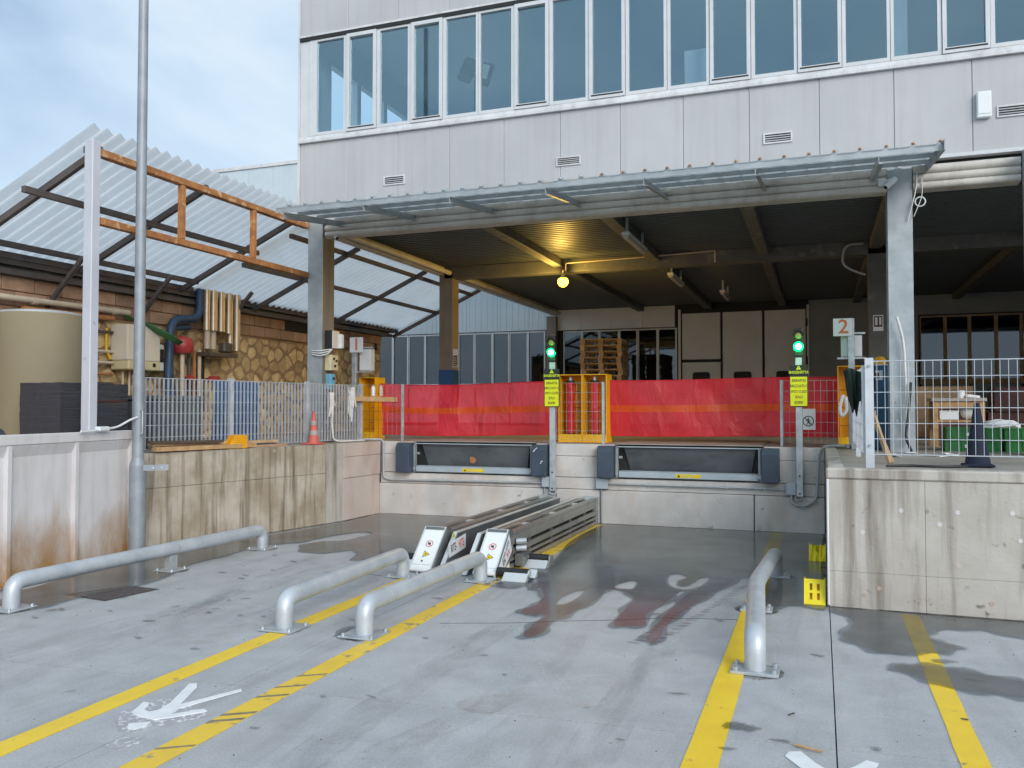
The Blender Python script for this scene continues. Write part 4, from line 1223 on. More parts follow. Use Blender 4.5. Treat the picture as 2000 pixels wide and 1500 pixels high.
# ---- yellow plastic chocks by the wall
def chock(label, x, y, broken):
    t = thing('wheel_chock', label, 'wheel chock', (x, y, 0), 'yellow wheel chocks against the pale wall')
    h = .20 if not broken else .17
    w, d = .17, .26
    for sx in (-1, 1):
        xx = x + sx * (w / 2 - .006)
        MB().prism([(y, 0.003), (y + d, 0.003), (y + d * .72, h), (y + d * .45, h)], 'yz', xx - .006, xx + .006).build('side_wall', 'chock_yellow', t)
    if not broken:
        n = Vector((0, -h, d * .45)).normalized()
        mb = MB()
        a, b = Vector((0, y + .002, .006)), Vector((0, y + d * .45, h))
        for x0, x1 in ((x - w / 2 + .012, x - w / 2 + .045), (x - .018, x + .018), (x + w / 2 - .045, x + w / 2 - .012)):
            mb.add([(x0, a.y, a.z), (x1, a.y, a.z), (x1, b.y, b.z), (x0, b.y, b.z), (x0, a.y + .02, a.z), (x1, a.y + .02, a.z), (x1, b.y + .02, b.z - .01), (x0, b.y + .02, b.z - .01)],
                   [(0, 1, 2, 3), (4, 5, 6, 7), (0, 1, 5, 4), (2, 3, 7, 6), (0, 3, 7, 4), (1, 2, 6, 5)])
        for f0, f1 in ((0, .2), (.45, .56), (.82, 1)):
            p, q = a.lerp(b, f0), a.lerp(b, f1)
            for x0, x1 in ((x - w / 2 + .045, x - .018), (x + .018, x + w / 2 - .045)):
                mb.add([(x0, p.y, p.z), (x1, p.y, p.z), (x1, q.y, q.z), (x0, q.y, q.z)], [(0, 1, 2, 3)])
        mb.build('ramp_face', 'chock_yellow', t)
        MB().prism([(y + .03, .006), (y + d - .03, .006), (y + d * .6, h - .05), (y + d * .5, h - .05)], 'yz', x - w / 2 + .014, x + w / 2 - .014).build('hollow_core', 'chock_orange', t)
    else:
        mb = MB()
        n = 9
        for i in range(n):
            u = i / (n - 1)
            xx = x - w / 2 + .012 + (w - .024) * u
            tp = h * (.95 + .12 * math.sin(i * 2.3)); mb.v += [Vector((xx, y + .004 + .012 * math.sin(i * 1.7), .008)), Vector((xx, y + d * .28 + .015 * math.sin(i * 3.1), tp * .62)), Vector((xx, y + d * .42, tp))]
        for i in range(n - 1):
            for r_ in range(2):
                if i in (3, 4) and r_ == 1: continue
                a = i * 3 + r_; mb.f.append((a, a + 3, a + 4, a + 1))
        mb.build('ramp_face', 'chock_yellow', t)
        MB().box(x - w / 2 + .013, x + w / 2 - .013, y + d * .66, y + d * .7, .004, h * .9).build('back_plate', 'chock_yellow', t)
    MB().box(x - w / 2 + .013, x + w / 2 - .013, y + d - .03, y + d - .012, .004, .03).build('heel', 'chock_yellow', t)
    return t
chock('whole yellow wheel chock with two slots at the wall corner', -.055, 7.50, False)
chock('torn yellow wheel chock with a crushed face further along the wall', -.04, 9.62, True)

# ---- stick and scraps
tag(MB().tube([(-.13, 4.36, .012), (-.06, 4.33, .014), (.0, 4.315, .012)], .007, 6, r2=.005).build('stick', 'wood', origin=(-.06, 4.33, 0)), 'short dry stick lying on the slab joint', 'stick')
tag(MB().obox((.70, 5.02, .012), (.035, .005, .006), (0, 0, -.3)).obox((.712, 5.017, .013), (.012, .008, .004), (0, 0, .4)).build('twig', 'pipe_dark', origin=(.7, 5.02, 0)), 'tiny dark twig lying across the edge of the yellow line', 'twig')
tag(MB().obox((-.16, 4.79, .01), (.05, .006, .005), (0, 0, 1.0)).obox((-.15, 4.80, .011), (.018, .009, .004), (0, 0, .8)).build('twig', 'pipe_dark', origin=(-.16, 4.79, 0)), 'tiny dark twig lying alone on bare slab', 'twig')

# ---- wheel restraint machine running out from the dock wall
wr = thing('wheel_restraint', 'grey steel wheel restraint with two white sloping heads on the yard floor', 'restraint', (-3.42, 9.6, 0))
def head(x0, x1, y0):
    mb = MB()
    mb.prism([(y0, .035), (y0 + .05, .02), (y0 + .42, .02), (y0 + .46, .40), (y0 + .40, .42)], 'yz', x0 + .008, x1 - .008)
    h_ = mb.build('head', 'white_enamel', wr, bevel=.006)
    d = Vector((0, .40, .385)).normalized(); nn = Vector((0, -d.z, d.y))
    o = Vector(((x0 + x1) / 2, y0, .035))
    fw = (x1 - x0)
    fr = MB(); L = .545
    for sx in (-1, 1):
        fr.placed(MB().box(sx * (fw / 2 - .007) - .005, sx * (fw / 2 - .007) + .005, 0, L, 0, .006), o, (1, 0, 0), d, nn)
    fr.placed(MB().box(-fw / 2 + .01, fw / 2 - .01, .07, .076, 0, .004), o, (1, 0, 0), d, nn)
    fr.build('face_edging', 'zinc_light', h_)
    bar = MB().placed(MB().box(-fw / 2 + .02, fw / 2 - .02, L - .035, L - .005, .004, .012), o, (1, 0, 0), d, nn); bar.build('grab_bar', 'grey_plate', h_)
    # prohibition disc and hazard triangle
    c = o + d * .33 + nn * .002
    ring = MB()
    for a in range(28):
        t0, t1 = 2 * math.pi * a / 28, 2 * math.pi * (a + 1) / 28
        ring.add([c + (Vector((math.cos(t), 0, 0)) + d * math.sin(t)) * r_ for t, r_ in ((t0, .040), (t1, .040), (t1, .033), (t0, .033))], [(0, 1, 2, 3)])
    e1 = (Vector((1, 0, 0)) - d).normalized() * .034; e2 = (Vector((1, 0, 0)) + d).normalized() * .004
    ring.add([c + e1 + e2, c + e1 - e2, c - e1 - e2, c - e1 + e2], [(0, 1, 2, 3)])
    ring.build('prohibition_ring', 'ink_red', h_, fix=False)
    hand = MB(); k = 9
    hand.add([c + nn * .001 + Vector((1, 0, 0)) * .02 * math.cos(6.283 * i / k) * (1.1 if i % 2 else .7) + d * .016 * math.sin(6.283 * i / k) * (1.1 if i % 3 else .7) for i in range(k)], [tuple(range(k))])
    hand.build('hand_symbol', 'ink', h_, fix=False)
    c2 = o + d * .20 + nn * .002
    def tri(s, lift): return [c2 + nn * lift + Vector((1, 0, 0)) * s * math.cos(t) + d * s * math.sin(t) for t in (math.pi / 2 + .5, math.pi * 7 / 6 + .5, math.pi * 11 / 6 + .5)]
    MB().add(tri(.048, 0), [(0, 1, 2)]).build('hazard_border', 'ink', h_, fix=False)
    MB().add(tri(.036, .001), [(0, 1, 2)]).build('hazard_sign', 'yellow_sticker', h_, fix=False)
    MB().add([p for p in tri(.014, .002)], [(0, 1, 2)]).build('hazard_symbol', 'ink', h_, fix=False)
    MB().placed(MB().cyl((0, 0, 0), (0, 0, .004), .010, 10), o + d * .115 + nn * .001 + Vector((-.01, 0, 0)), (1, 0, 0), d, nn).build('hole_plug', 'ink', h_)
    MB().tube([(x0 + .005, y0 + .012, .04), (x1 - .005, y0 + .012, .04)], .022, 12).build('front_roll', 'white_enamel', h_, smooth=True)
    return h_
head(-3.88, -3.635, 7.57)
hr = head(-3.205, -2.965, 7.62)
# side cheeks of the heads
for x, y0 in ((-3.633, 7.57), (-2.963, 7.62)):
    MB().prism([(y0 + .03, .05), (y0 + .16, .02), (y0 + .47, .14), (y0 + .47, .405), (y0 + .38, .425)], 'yz', x, x + .012).build('side_cheek', 'grey_plate', wr, bevel=.002)
# triangular label on the outer cheek
lab = MB().prism([(7.675, .085), (7.80, .035), (8.05, .20), (7.97, .38)], 'yz', -2.951, -2.9485).build('label_plate', 'white_plastic', hr)
dl = Vector((0, .29, .30)).normalized(); pv = Vector((0, -dl.z, dl.y))
MB().placed(text_mb('GWL-2300', .066, sx=.85), Vector((-2.948, 7.85, .238)) - pv * .022, dl, pv).build('lettering', 'ink', lab, fix=False)
d2 = Vector((0, .24, .16)).normalized(); p2 = Vector((0, -d2.z, d2.y))
MB().placed(text_mb('RITE-', .065, sx=.62, bold=.001), Vector((-2.948, 7.835, .120)), d2, p2).build('lettering', 'ink', lab, fix=False)
MB().placed(text_mb('HITE', .065, sx=.62, bold=.001), Vector((-2.948, 7.94, .190)), d2, p2).build('lettering', 'ink_red', lab, fix=False)
# inner plates with pale sloping front edges
for x in (-3.555, -3.285):
    pl = MB().prism([(7.63, .004), (11.66, .004), (11.66, .355), (8.03, .355)], 'yz', x - .004, x + .02).build('guide_plate', 'grey_plate', wr)
    mb = MB(); mb.bar((x - .012, 7.632, .008), (x - .012, 8.036, .362), .044, .014, (0, -.7, .7)); mb.build('front_edge', 'zinc_light', pl)
    MB().box(x - .03, x + .024, 8.05, 11.66, .357, .366).build('top_edge', 'zinc_light', pl)
    if x < -3.4:
        sg = MB().prism([(7.79, .135), (8.22, .175), (8.22, .325), (7.79, .285)], 'yz', x + .0205, x + .0235).build('maker_plate', 'white_plastic', pl)
        dd = Vector((0, .43, .04)).normalized(); vv = Vector((0, -dd.z, dd.y))
        MB().placed(text_mb('RITE-', .115, sx=.58, bold=.0008), (x + .0242, 7.91, .222), dd, vv).build('lettering', 'ink', sg, fix=False)
        MB().placed(text_mb('HITE', .115, sx=.58, bold=.0008), (x + .0242, 8.10, .240), dd, vv).build('lettering', 'ink_red', sg, fix=False)
        MB().prism([(7.885, .325), (7.945, .325), (7.915, .39)], 'yz', x + .0205, x + .0225).build('hazard_sign', 'yellow_sticker', pl)
        MB().prism([(7.905, .335), (7.925, .335), (7.915, .362)], 'yz', x + .0226, x + .0232).build('hazard_symbol', 'ink', pl)
# the two long rails: top caps with slot, slotted outer side
for x0, x1 in ((-3.88, -3.64), (-3.205, -2.975)):
    w = x1 - x0
    MB().box(x0, x0 + w * .30, 8.05, 11.66, .345, .375).build('rail_cap', 'zinc', wr, bevel=.003)
    MB().box(x1 - w * .36, x1, 8.05, 11.66, .345, .375).build('rail_cap', 'zinc', wr, bevel=.003)
    MB().box(x0 + .03, x1 - .06, 8.05, 11.66, .01, .30).build('rail_core', 'dark_gap', wr)
    for yy in (8.9, 9.9, 10.9, 11.55):
        MB().box(x0 + w * .30, x1 - w * .36, yy, yy + .06, .34, .37).build('slot_bridge', 'zinc_light', wr)
    for z0, z1 in ((.245, .343), (.145, .205), (.085, .115), (.01, .055)):
        MB().box(x1 - .035, x1, 8.05, 11.60, z0, z1).build('side_rail', 'zinc', wr, bevel=.003)
    for z0, z1 in ((.245, .343), (.01, .10)):
        MB().box(x0, x0 + .025, 8.05, 11.60, z0, z1).build('side_rail', 'zinc', wr, bevel=.003)
    for yy in (8.7, 9.5, 10.3, 11.0):
        MB().box(x1 - .03, x1 - .006, yy, yy + .03, .055, .245).build('side_stiffener', 'grey_plate', wr)
    MB().box(x0, x1 + .005, 11.605, 11.67, .004, .39).build('end_post', 'galv', wr, bevel=.003)
# black rollers in their ramps and the twin spring rollers
def roller(x0, x1, y, r_=.04, z=.06, mtl='black'):
    a = MB().cyl((x0 + .015, y, z), (x1 - .015, y, z), r_, 18).build('roller', mtl, wr, smooth=True)
    for xx in (x0, x1 - .015):
        MB().cyl((xx, y, z), (xx + .015, y, z), r_ * .8, 14).build('roller_cap', 'zinc_light', a)
roller(-2.97, -2.62, 7.66, .045, .062)
roller(-2.93, -2.64, 8.38, .042, .085)
roller(-4.14, -3.90, 7.95, .04, .09)
for (x0, x1, y0, y1, m_) in ((-2.86, -2.62, 7.50, 7.60, 'zinc_light'), (-2.86, -2.60, 7.74, 7.82, 'zinc_light'), (-2.93, -2.65, 8.22, 8.33, 'zinc_light'), (-4.14, -3.90, 7.78, 7.90, 'white_enamel')):
    MB().prism([(y0, .004), (y1, .004), (y1, .075)], 'yz', x0, x1).build('roller_ramp', m_, wr, bevel=.002)
for xx in (-2.955, -2.64):
    MB().prism([(8.24, .004), (8.48, .004), (8.42, .12), (8.34, .12)], 'yz', xx, xx + .01).build('roller_cheek', 'zinc', wr)
for z in (.20, .27):
    s_ = MB().tube([(-2.962, 8.22, z), (-2.86, 8.25, z + .01)], .032, 14).build('spring_roller', 'galv', wr, smooth=True)
MB().box(-2.962, -2.87, 8.16, 8.42, .03, .15).build('roller_bracket', 'grey_plate', wr, bevel=.006)
for yy in (8.22, 8.32):
    MB().cyl((-2.87, yy, .10), (-2.862, yy, .10), .018, 8).build('bolt', 'zinc', wr)

# ---- lamp post at the wall corner
lp = thing('lamp_post', 'tall galvanised lamp post at the corner of the precast wall', 'lamp post', (-7.09, 7.32, 0))
MB().tube([(-7.09, 7.32, 0), (-7.09, 7.32, 1.02)], .088, 26).build('base_sleeve', 'post_galv', lp, smooth=True)
MB().tube([(-7.09, 7.32, 1.02), (-7.09, 7.32, 1.10)], .088, 26, r2=.06).build('reducer', 'post_galv', lp, smooth=True)
MB().tube([(-7.09, 7.32, 1.10), (-7.09, 7.32, 9.0)], .060, 26, r2=.046).build('shaft', 'post_galv', lp, smooth=True)
da = Vector((.8, -.6, 0)).normalized(); db = Vector((.6, .8, 0))
hatch = []
for k in range(16):
    a = 2 * math.pi * k / 16
    hatch.append((.022 * math.cos(a), .045 * math.sin(a) + (.05 if math.sin(a) > 0 else -.05)))
MB().placed(MB().prism(hatch, 'xy', 0, .004), Vector((-7.09, 7.32, .42)) + Vector((-.35, -.94, 0)) * .088, Vector((.94, -.35, 0)), (0, 0, 1)).build('inspection_hatch', 'galv_dull', lp)
MB().bar((-7.02, 7.30, .99), (-6.83, 7.50, .99), .012, .065).build('wall_clamp', 'post_galv', lp)
for p in ((-6.93, 7.385), (-6.87, 7.45)):
    MB().cyl((p[0] + .005, p[1] - .012, .99), (p[0] + .012, p[1] - .02, .99), .009, 6).build('bolt', 'galv', lp)
MB().tube(arc_path([(-7.03, 7.29, 1.62), (-6.985, 7.27, 1.62), (-6.985, 7.27, 1.36), (-7.03, 7.29, 1.36)], .05, 5), .007, 8).build('handle', 'galv', lp, smooth=True)

# ================================================================== DOCK EQUIPMENT
def leveller(x0, x1, label, rusty):
    t = thing('dock_leveller', label, 'dock leveller', ((x0 + x1) / 2, 11.8, .66), 'dock levellers')
    MB().box(x0 + .01, x1 - .01, 11.765, 13.9, PZ + .002, PZ + .014).build('deck_plate', 'platform', t)
    mb = MB()
    yy = 11.9
    MB().box(x0 + .02, x1 - .02, 11.755, 11.77, PZ - .035, PZ - .022).build('deck_edge', 'leveller_lip', t)
    MB().add([(x0 + .12, 11.80, PZ - .04), (x1 - .10, 11.80, PZ - .04), (x1 - .16, 11.86, .755), (x0 + .20, 11.86, .755),
              (x0 + .12, 11.83, PZ - .04), (x1 - .10, 11.83, PZ - .04), (x1 - .16, 11.868, .755), (x0 + .20, 11.868, .755)],
             [(0, 1, 2, 3), (4, 5, 6, 7), (0, 1, 5, 4), (2, 3, 7, 6), (0, 3, 7, 4), (1, 2, 6, 5)]).build('hanging_lip', 'leveller_dark', t)
    MB().box(x0 + .0, x1 - .0, 11.866, 11.869, .66, PZ).build('pit_back', 'dark_gap', t)
    MB().prism([(11.70, .672), (11.70, .75), (11.745, .765), (11.80, .765), (11.80, .672)], 'yz', x0 + .06, x1 - .01).build('front_beam', 'leveller_lip', t, bevel=.004)
    for xx in (x0 + .02, x1 - .06):
        MB().box(xx, xx + .03, 11.70, 11.76, .668, PZ - .045).build('side_guide', 'galv_dull', t)
        MB().cyl((xx + .015, 11.69, .72), (xx + .015, 11.70, .72), .022, 8).build('hinge_pin', 'galv', t)
        MB().cyl((xx + .04, 11.74, .95), (xx + .085, 11.74, .95), .02, 10).build('side_buffer', 'galv', t)
    c = (x0 + x1) / 2 + .02
    s_ = MB().box(c - .17, c + .17, 11.6965, 11.699, .688, .738).build('warning_sticker', 'yellow_sticker', t)
    MB().prism([(c - .145, .696), (c - .105, .696), (c - .125, .73)], 'xz', 11.6945, 11.696).build('hazard_symbol', 'ink', s_)
    for k in range(3):
        MB().box(c - .08, c + .10 - .05 * (k == 2), 11.695, 11.6963, .697 + k * .012, .701 + k * .012).build('fine_print', 'beige_box', s_)
    if rusty:
        pr = [(c - .06 + .055 * math.cos(6.283 * k / 11) * random.uniform(.6, 1.1), .86 + .065 * math.sin(6.283 * k / 11) * random.uniform(.6, 1.1)) for k in range(11)]
        MB().prism(pr, 'xz', 11.832, 11.840).build('rust_patch', 'rust', t)
    return t
leveller(-5.93, -3.94, 'dock leveller nearer the streaked wall with a rust blotch on its lip', True)
leveller(-2.74, -.72, 'dock leveller beside the pale plugged wall with a clean dark lip', False)
for x0, x1, lab in ((-6.155, -5.92, 'navy rubber dock bumper next to the grey bent conduit'), (-3.95, -3.715, 'navy rubber dock bumper with white scrapes beside the first traffic light'),
                    (-2.965, -2.735, 'navy rubber dock bumper above the second junction box'), (-.735, -.505, 'navy rubber dock bumper nearest the second traffic light')):
    t = thing('dock_bumper', lab, 'bumper', ((x0 + x1) / 2, 11.7, .66), 'dock bumpers')
    MB().prism([(11.57, .665), (11.57, 1.05), (11.62, 1.115), (11.748, 1.115), (11.748, .665)], 'yz', x0, x1).build('bumper_block', 'bumper', t, bevel=.012, seg=2)
    MB().box(x0 - .02, x1 + .02, 11.73, 11.7495, .648, .70).build('mounting_plate', 'galv_dull', t)
    if x0 > -4 and x0 < -3.9:
        for (u, z, w, h, an) in ((.08, 1.06, .05, .012, .7), (.05, 1.03, .04, .014, .9), (.17, .88, .03, .014, .3), (.155, .855, .022, .012, .8)):
            MB().obox((x0 + u, 11.5685, z), (w, .002, h), (0, -an, 0)).build('scrape', 'white_plastic', t)

# traffic lights with mirror-written warning boards
def traffic_light(x, label, z0):
    t = thing('traffic_light', label, 'traffic light', (x, 11.64, z0))
    yb, yf = 11.71, 11.64
    MB().box(x - .042, x + .042, yf, yb, z0, 2.32).build('post', 'galv', t, bevel=.004)
    for z in (z0 + .04, z0 + .27):
        MB().cyl((x, yf, z), (x, yf - .006, z), .012, 8).build('bolt', 'dark_gap', t)
    h_ = MB().box(x - .06, x + .06, yf - .03, yf + .05, 2.325, 2.70).build('lamp_housing', 'black', t, bevel=.015, seg=2)
    for z, lit in ((2.455, True), (2.60, False)):
        if lit:
            l_ = MB().ball((x, yf - .032, z), .062, 18, (1, .45, 1)).build('green_lens', 'lamp_green', h_, smooth=True)
            MB().ball((x, yf - .052, z), .040, 14, (1, .4, 1)).build('lens_core', 'lamp_core', h_, smooth=True)
        else:
            MB().ball((x, yf - .032, z), .048, 18, (1, .45, 1)).build('amber_lens', 'amber_off', h_, smooth=True)
        hood = MB()
        for k in range(9):
            a0, a1 = math.pi * (k / 9), math.pi * ((k + 1) / 9)
            r_ = .062
            hood.add([(x + r_ * math.cos(a0), yf - .03, z + r_ * math.sin(a0)), (x + r_ * math.cos(a1), yf - .03, z + r_ * math.sin(a1)), (x + r_ * math.cos(a1), yf - .08, z + r_ * math.sin(a1)), (x + r_ * math.cos(a0), yf - .08, z + r_ * math.sin(a0)),
                      (x + r_ * 1.06 * math.cos(a0), yf - .03, z + r_ * 1.06 * math.sin(a0)), (x + r_ * 1.06 * math.cos(a1), yf - .03, z + r_ * 1.06 * math.sin(a1)), (x + r_ * 1.06 * math.cos(a1), yf - .08, z + r_ * 1.06 * math.sin(a1)), (x + r_ * 1.06 * math.cos(a0), yf - .08, z + r_ * 1.06 * math.sin(a0))],
                     [(0, 1, 2, 3), (7, 6, 5, 4), (2, 3, 7, 6)])
        hood.build('hood', 'black', h_, fix=False)
    gl = bpy.data.lights.new('green_signal_light', 'POINT'); gl.energy = 1.6; gl.color = (0.0, 1.0, 0.12); gl.shadow_soft_size = .05
    go = bpy.data.objects.new('green_signal_light', gl); COL.objects.link(go); go.parent = t; go.location = Vector((x, yf - .16, 2.455)) - ORG[t.name]
    bx, bz0, bz1 = x + .0, 1.665, 2.215
    bd = MB().box(bx - .115, bx + .115, yf - .018, yf - .002, bz0, bz1).build('warning_board', 'black', t, bevel=.003)
    ys = yf - .0195
    MB().box(bx - .105, bx + .105, ys - .001, ys + .001, bz0 + .012, bz0 + .395).build('yellow_field', 'sign_yellow', bd)
    MB().prism([(bx - .032, bz1 - .06), (bx + .032, bz1 - .06), (bx, bz1 - .004)], 'xz', ys - .001, ys + .001).build('hazard_triangle', 'sign_yellow', bd)
    MB().box(bx - .003, bx + .003, ys - .0025, ys - .0015, bz1 - .045, bz1 - .022).box(bx - .003, bx + .003, ys - .0025, ys - .0015, bz1 - .055, bz1 - .049).build('exclamation_mark', 'ink', bd)
    u, v = (1, 0, 0), (0, 0, 1)
    MB().placed(text_mb('ATTENZIONE', .050, True, sx=.80, bold=.0012), (bx, ys - .001, bz1 - .098), u, v, (0, -1, 0)).build('lettering', 'sign_yellow', bd, fix=False)
    for k, w in enumerate(('ESTRARRE', 'O STACCARE', 'SOLO CON', 'LUCE', 'VERDE')):
        MB().placed(text_mb(w, .050, True, sx=.76, bold=.0008), (bx, ys - .0018, bz0 + .345 - k * .072), u, v, (0, -1, 0)).build('lettering', 'ink', bd, fix=False)
    return t
traffic_light(-3.645, 'green traffic light on its post between the two docks', .45)
traffic_light(-.255, 'green traffic light beside the pale wall and sign 2', .49)

# junction boxes, conduits
for x0, x1, z0, lab in ((-3.815, -3.69, .50, 'grey junction box at the foot of the first traffic light'), (-3.005, -2.83, .50, 'grey junction box under the middle bumper'), (-.43, -.30, .505, 'grey junction box at the foot of the second traffic light')):
    t = thing('junction_box', lab, 'junction box', ((x0 + x1) / 2, 11.7, z0), 'junction boxes along the dock wall')
    MB().box(x0, x1, 11.66, 11.733, z0, z0 + .155).build('case', 'leveller_lip', t, bevel=.006)
    MB().box(x0 + .006, x1 - .006, 11.655, 11.6595, z0 + .006, z0 + .149).build('lid', 'leveller_lip', t, bevel=.002)
def conduit(label, pts, r_=.014, m='cable_grey', clips=(), bend=.08, name='conduit', cat='conduit'):
    t = thing(name, label, cat, pts[0])
    MB().tube(arc_path(pts, bend, 6), r_, 10).build('pipe', m, t, smooth=True)
    for c in clips:
        MB().obox(c, (.02, .02, .045)).build('clip', 'galv', t)
    return t
conduit('grey bent conduit dropping down the dock wall beside the first bumper', [(-6.95, 11.62, 1.15), (-6.72, 11.62, 1.16), (-6.43, 11.70, 1.16), (-6.43, 11.70, .56), (-6.3, 11.70, .535), (-3.82, 11.70, .56)], .017, 'cable_grey', ((-6.43, 11.70, .98), (-6.43, 11.70, .70), (-5.2, 11.70, .546), (-4.5, 11.70, .553)))
conduit('straight thin steel conduit under the second leveller', [(-2.83, 11.70, .575), (-.43, 11.70, .575)], .011, 'galv', ((-2.25, 11.70, .575), (-1.2, 11.70, .575), (-.7, 11.70, .575)))
conduit('small U of grey cable under the first junction box', [(-3.70, 11.68, .50), (-3.70, 11.68, .40), (-3.60, 11.68, .40), (-3.60, 11.68, .46)], .012, 'cable_grey')
conduit('thin vertical conduit behind the restraint end post', [(-2.93, 11.70, .50), (-2.93, 11.70, .02)], .012, 'galv_dull')
conduit('thin vertical conduit below the first junction box', [(-3.78, 11.70, .50), (-3.78, 11.70, .30)], .012, 'galv_dull')
conduit('large looping grey cable climbing the wall corner by the second traffic light', [(-.36, 11.68, .50), (-.36, 11.67, .40), (-.22, 11.67, .35), (-.05, 11.67, .45), (-.02, 11.68, 1.0), (.03, 11.62, 1.16), (.30, 11.5, 1.17)], .018, 'cable_grey', ((-.21, 11.67, .36), (-.03, 11.68, .75)), bend=.12)
conduit('small U of grey cable under the last junction box', [(-.31, 11.67, .50), (-.31, 11.67, .44), (-.23, 11.67, .44), (-.23, 11.67, .50)], .012, 'cable_grey')

# ---- roll-up red barriers
def cabinet(parent, x0, x1, y0=12.38, y1=12.72, z1=2.165, roller_=True):
    th = .012
    b = MB(); b.box(x0, x1, y1 - th, y1, PZ, z1); b.box(x0, x0 + th, y0, y1 - th, PZ, z1); b.box(x1 - th, x1, y0, y1 - th, PZ, z1)
    b.box(x0 + th, x1 - th, y0, y1 - th, z1 - th, z1); b.box(x0 + th, x1 - th, y0, y1 - th, PZ + .002, PZ + .016); b.box(x0 + th, x1 - th, y0, y0 + .01, PZ + .016, PZ + .12)
    c = b.build('cabinet', 'yellow_box', parent)
    for z in (1.4, 1.65, 1.9):
        MB().box(x0 + .03, x1 - .03, y1 - th - .004, y1 - th - .0005, z, z + .01).build('fold_line', 'rust', c)
    MB().cyl(((x0 + x1) / 2 + .02, y0 + .005, 1.2), ((x0 + x1) / 2 + .02, y0 - .004, 1.2), .008, 6).build('bolt', 'galv', c)
    if roller_:
        xc, yc = (x0 + x1) / 2 - .03, y0 + .13
        MB().tube([(xc, yc, 1.26), (xc, yc, 2.04)], .062, 18).build('cloth_roll', 'red_cloth', parent, smooth=True)
        MB().tube([(xc, yc, 1.20), (xc, yc, 2.13)], .028, 12).build('roll_axle', 'galv', parent, smooth=True)
        for z in (1.235, 2.045):
            MB().tube([(xc, yc, z), (xc, yc, z + .03)], .066, 16).build('roll_flange', 'black', parent, smooth=True)
    MB().box(x0 - .01, x1 + .01, y0 - .02, y1, PZ + .0005, PZ + .0018).build('foot_plate', 'yellow_box', c)
def cloth(parent, x0, x1, y, z0, z1, sag, seed):
    random.seed(seed)
    n, mrows = 60, 10
    ph = [random.uniform(0, 6) for _ in range(6)]
    def pt(u, v, off=0.0):
        x = x0 + (x1 - x0) * u
        s_ = sag * 4 * u * (1 - u)
        w = .030 * math.sin(9 * u + 3 * v + ph[0]) + .018 * math.sin(23 * u - 5 * v + ph[1]) + .010 * math.sin(41 * u + 9 * v + ph[2]) * (1 - abs(2 * u - 1))
        z = z0 + (z1 - z0) * v - s_ * (0.5 + .5 * v) + .012 * math.sin(5 * u + ph[3])
        return Vector((x, y + w + off, z))
    def sheet(v0, v1, rows, off, nm, m):
        mb = MB()
        for r_ in range(rows + 1):
            for i in range(n + 1):
                mb.v.append(pt(i / n, v0 + (v1 - v0) * r_ / rows, off))
        for r_ in range(rows):
            for i in range(n):
                a = r_ * (n + 1) + i; mb.f.append((a, a + 1, a + n + 2, a + n + 1))
        return mb.build(nm, m, parent, smooth=True, fix=False)
    s0 = sheet(0, 1, mrows, 0, 'barrier_cloth', 'red_cloth')
    sheet(.43, .55, 2, -.004, 'reflective_band', 'orange_cloth')
    hem = MB().tube([pt(i / n, .99, -.003) for i in range(n + 1)], .006, 6); hem.build('top_hem', 'red_cloth', parent, smooth=True)
    hem = MB().tube([pt(i / n, .01, -.003) for i in range(n + 1)], .006, 6); hem.build('bottom_hem', 'red_cloth', parent, smooth=True)
    for u in (.26, .55, .8):
        MB().tube([pt(u, v / 10, -.004) for v in range(11)], .003, 5).build('seam', 'red_cloth', parent, smooth=True)
b1 = thing('roll_barrier', 'red fabric roll-up barrier across the first dock between yellow cabinets', 'barrier', (-5.3, 12.5, PZ))
cabinet(b1, -7.27, -6.97, roller_=False); cabinet(b1, -3.775, -3.40)
cloth(b1, -7.0, -3.80, 12.60, 1.215, 2.075, .035, 3)
b2 = thing('roll_barrier', 'red fabric roll-up barrier across the second dock ending beside sign 2', 'barrier', (-1.4, 12.5, PZ))
cabinet(b2, -3.395, -3.015); cabinet(b2, .235, .55, z1=2.23, roller_=False)
cloth(b2, -3.05, .26, 12.60, 1.235, 2.09, .012, 8)

# ---- small guard panels on the dock edge
def guard(x0, x1, y, post_x, label, z0=1.18, z1=2.02):
    t = thing('guard_panel', label, 'guard panel', (post_x, y, PZ), 'wire guard panels on the dock edge')
    MB().box(post_x - .02, post_x + .02, y - .02, y + .02, PZ, z1 + .01).build('post', 'galv', t, bevel=.003)
    n = max(3, int(abs(x1 - x0) / .075))
    for i in range(n + 1):
        x = x0 + (x1 - x0) * i / n
        MB().box(x - .002, x + .002, y - .002, y + .002, z0, z1).build('bar', 'pipe_dark' if x < -6.6 else 'galv_dull', t)
    for k in range(7):
        z = z0 + (z1 - z0) * k / 6
        MB().box(min(x0, x1), max(x0, x1), y - .0058, y - .0022, z - .002, z + .002).build('rod', 'pipe_dark' if k < 6 and x0 < -6.6 else 'galv_dull', t)
guard(-6.98, -6.24, 11.93, -6.22, 'wire guard panel beside sign 1 with a timber batten tied across')
guard(-3.74, -2.97, 11.93, -2.955, 'wire guard panel before the paired yellow cabinets')
guard(.25, -.46, 11.93, -.485, 'wire guard panel carrying the no-entry notice')

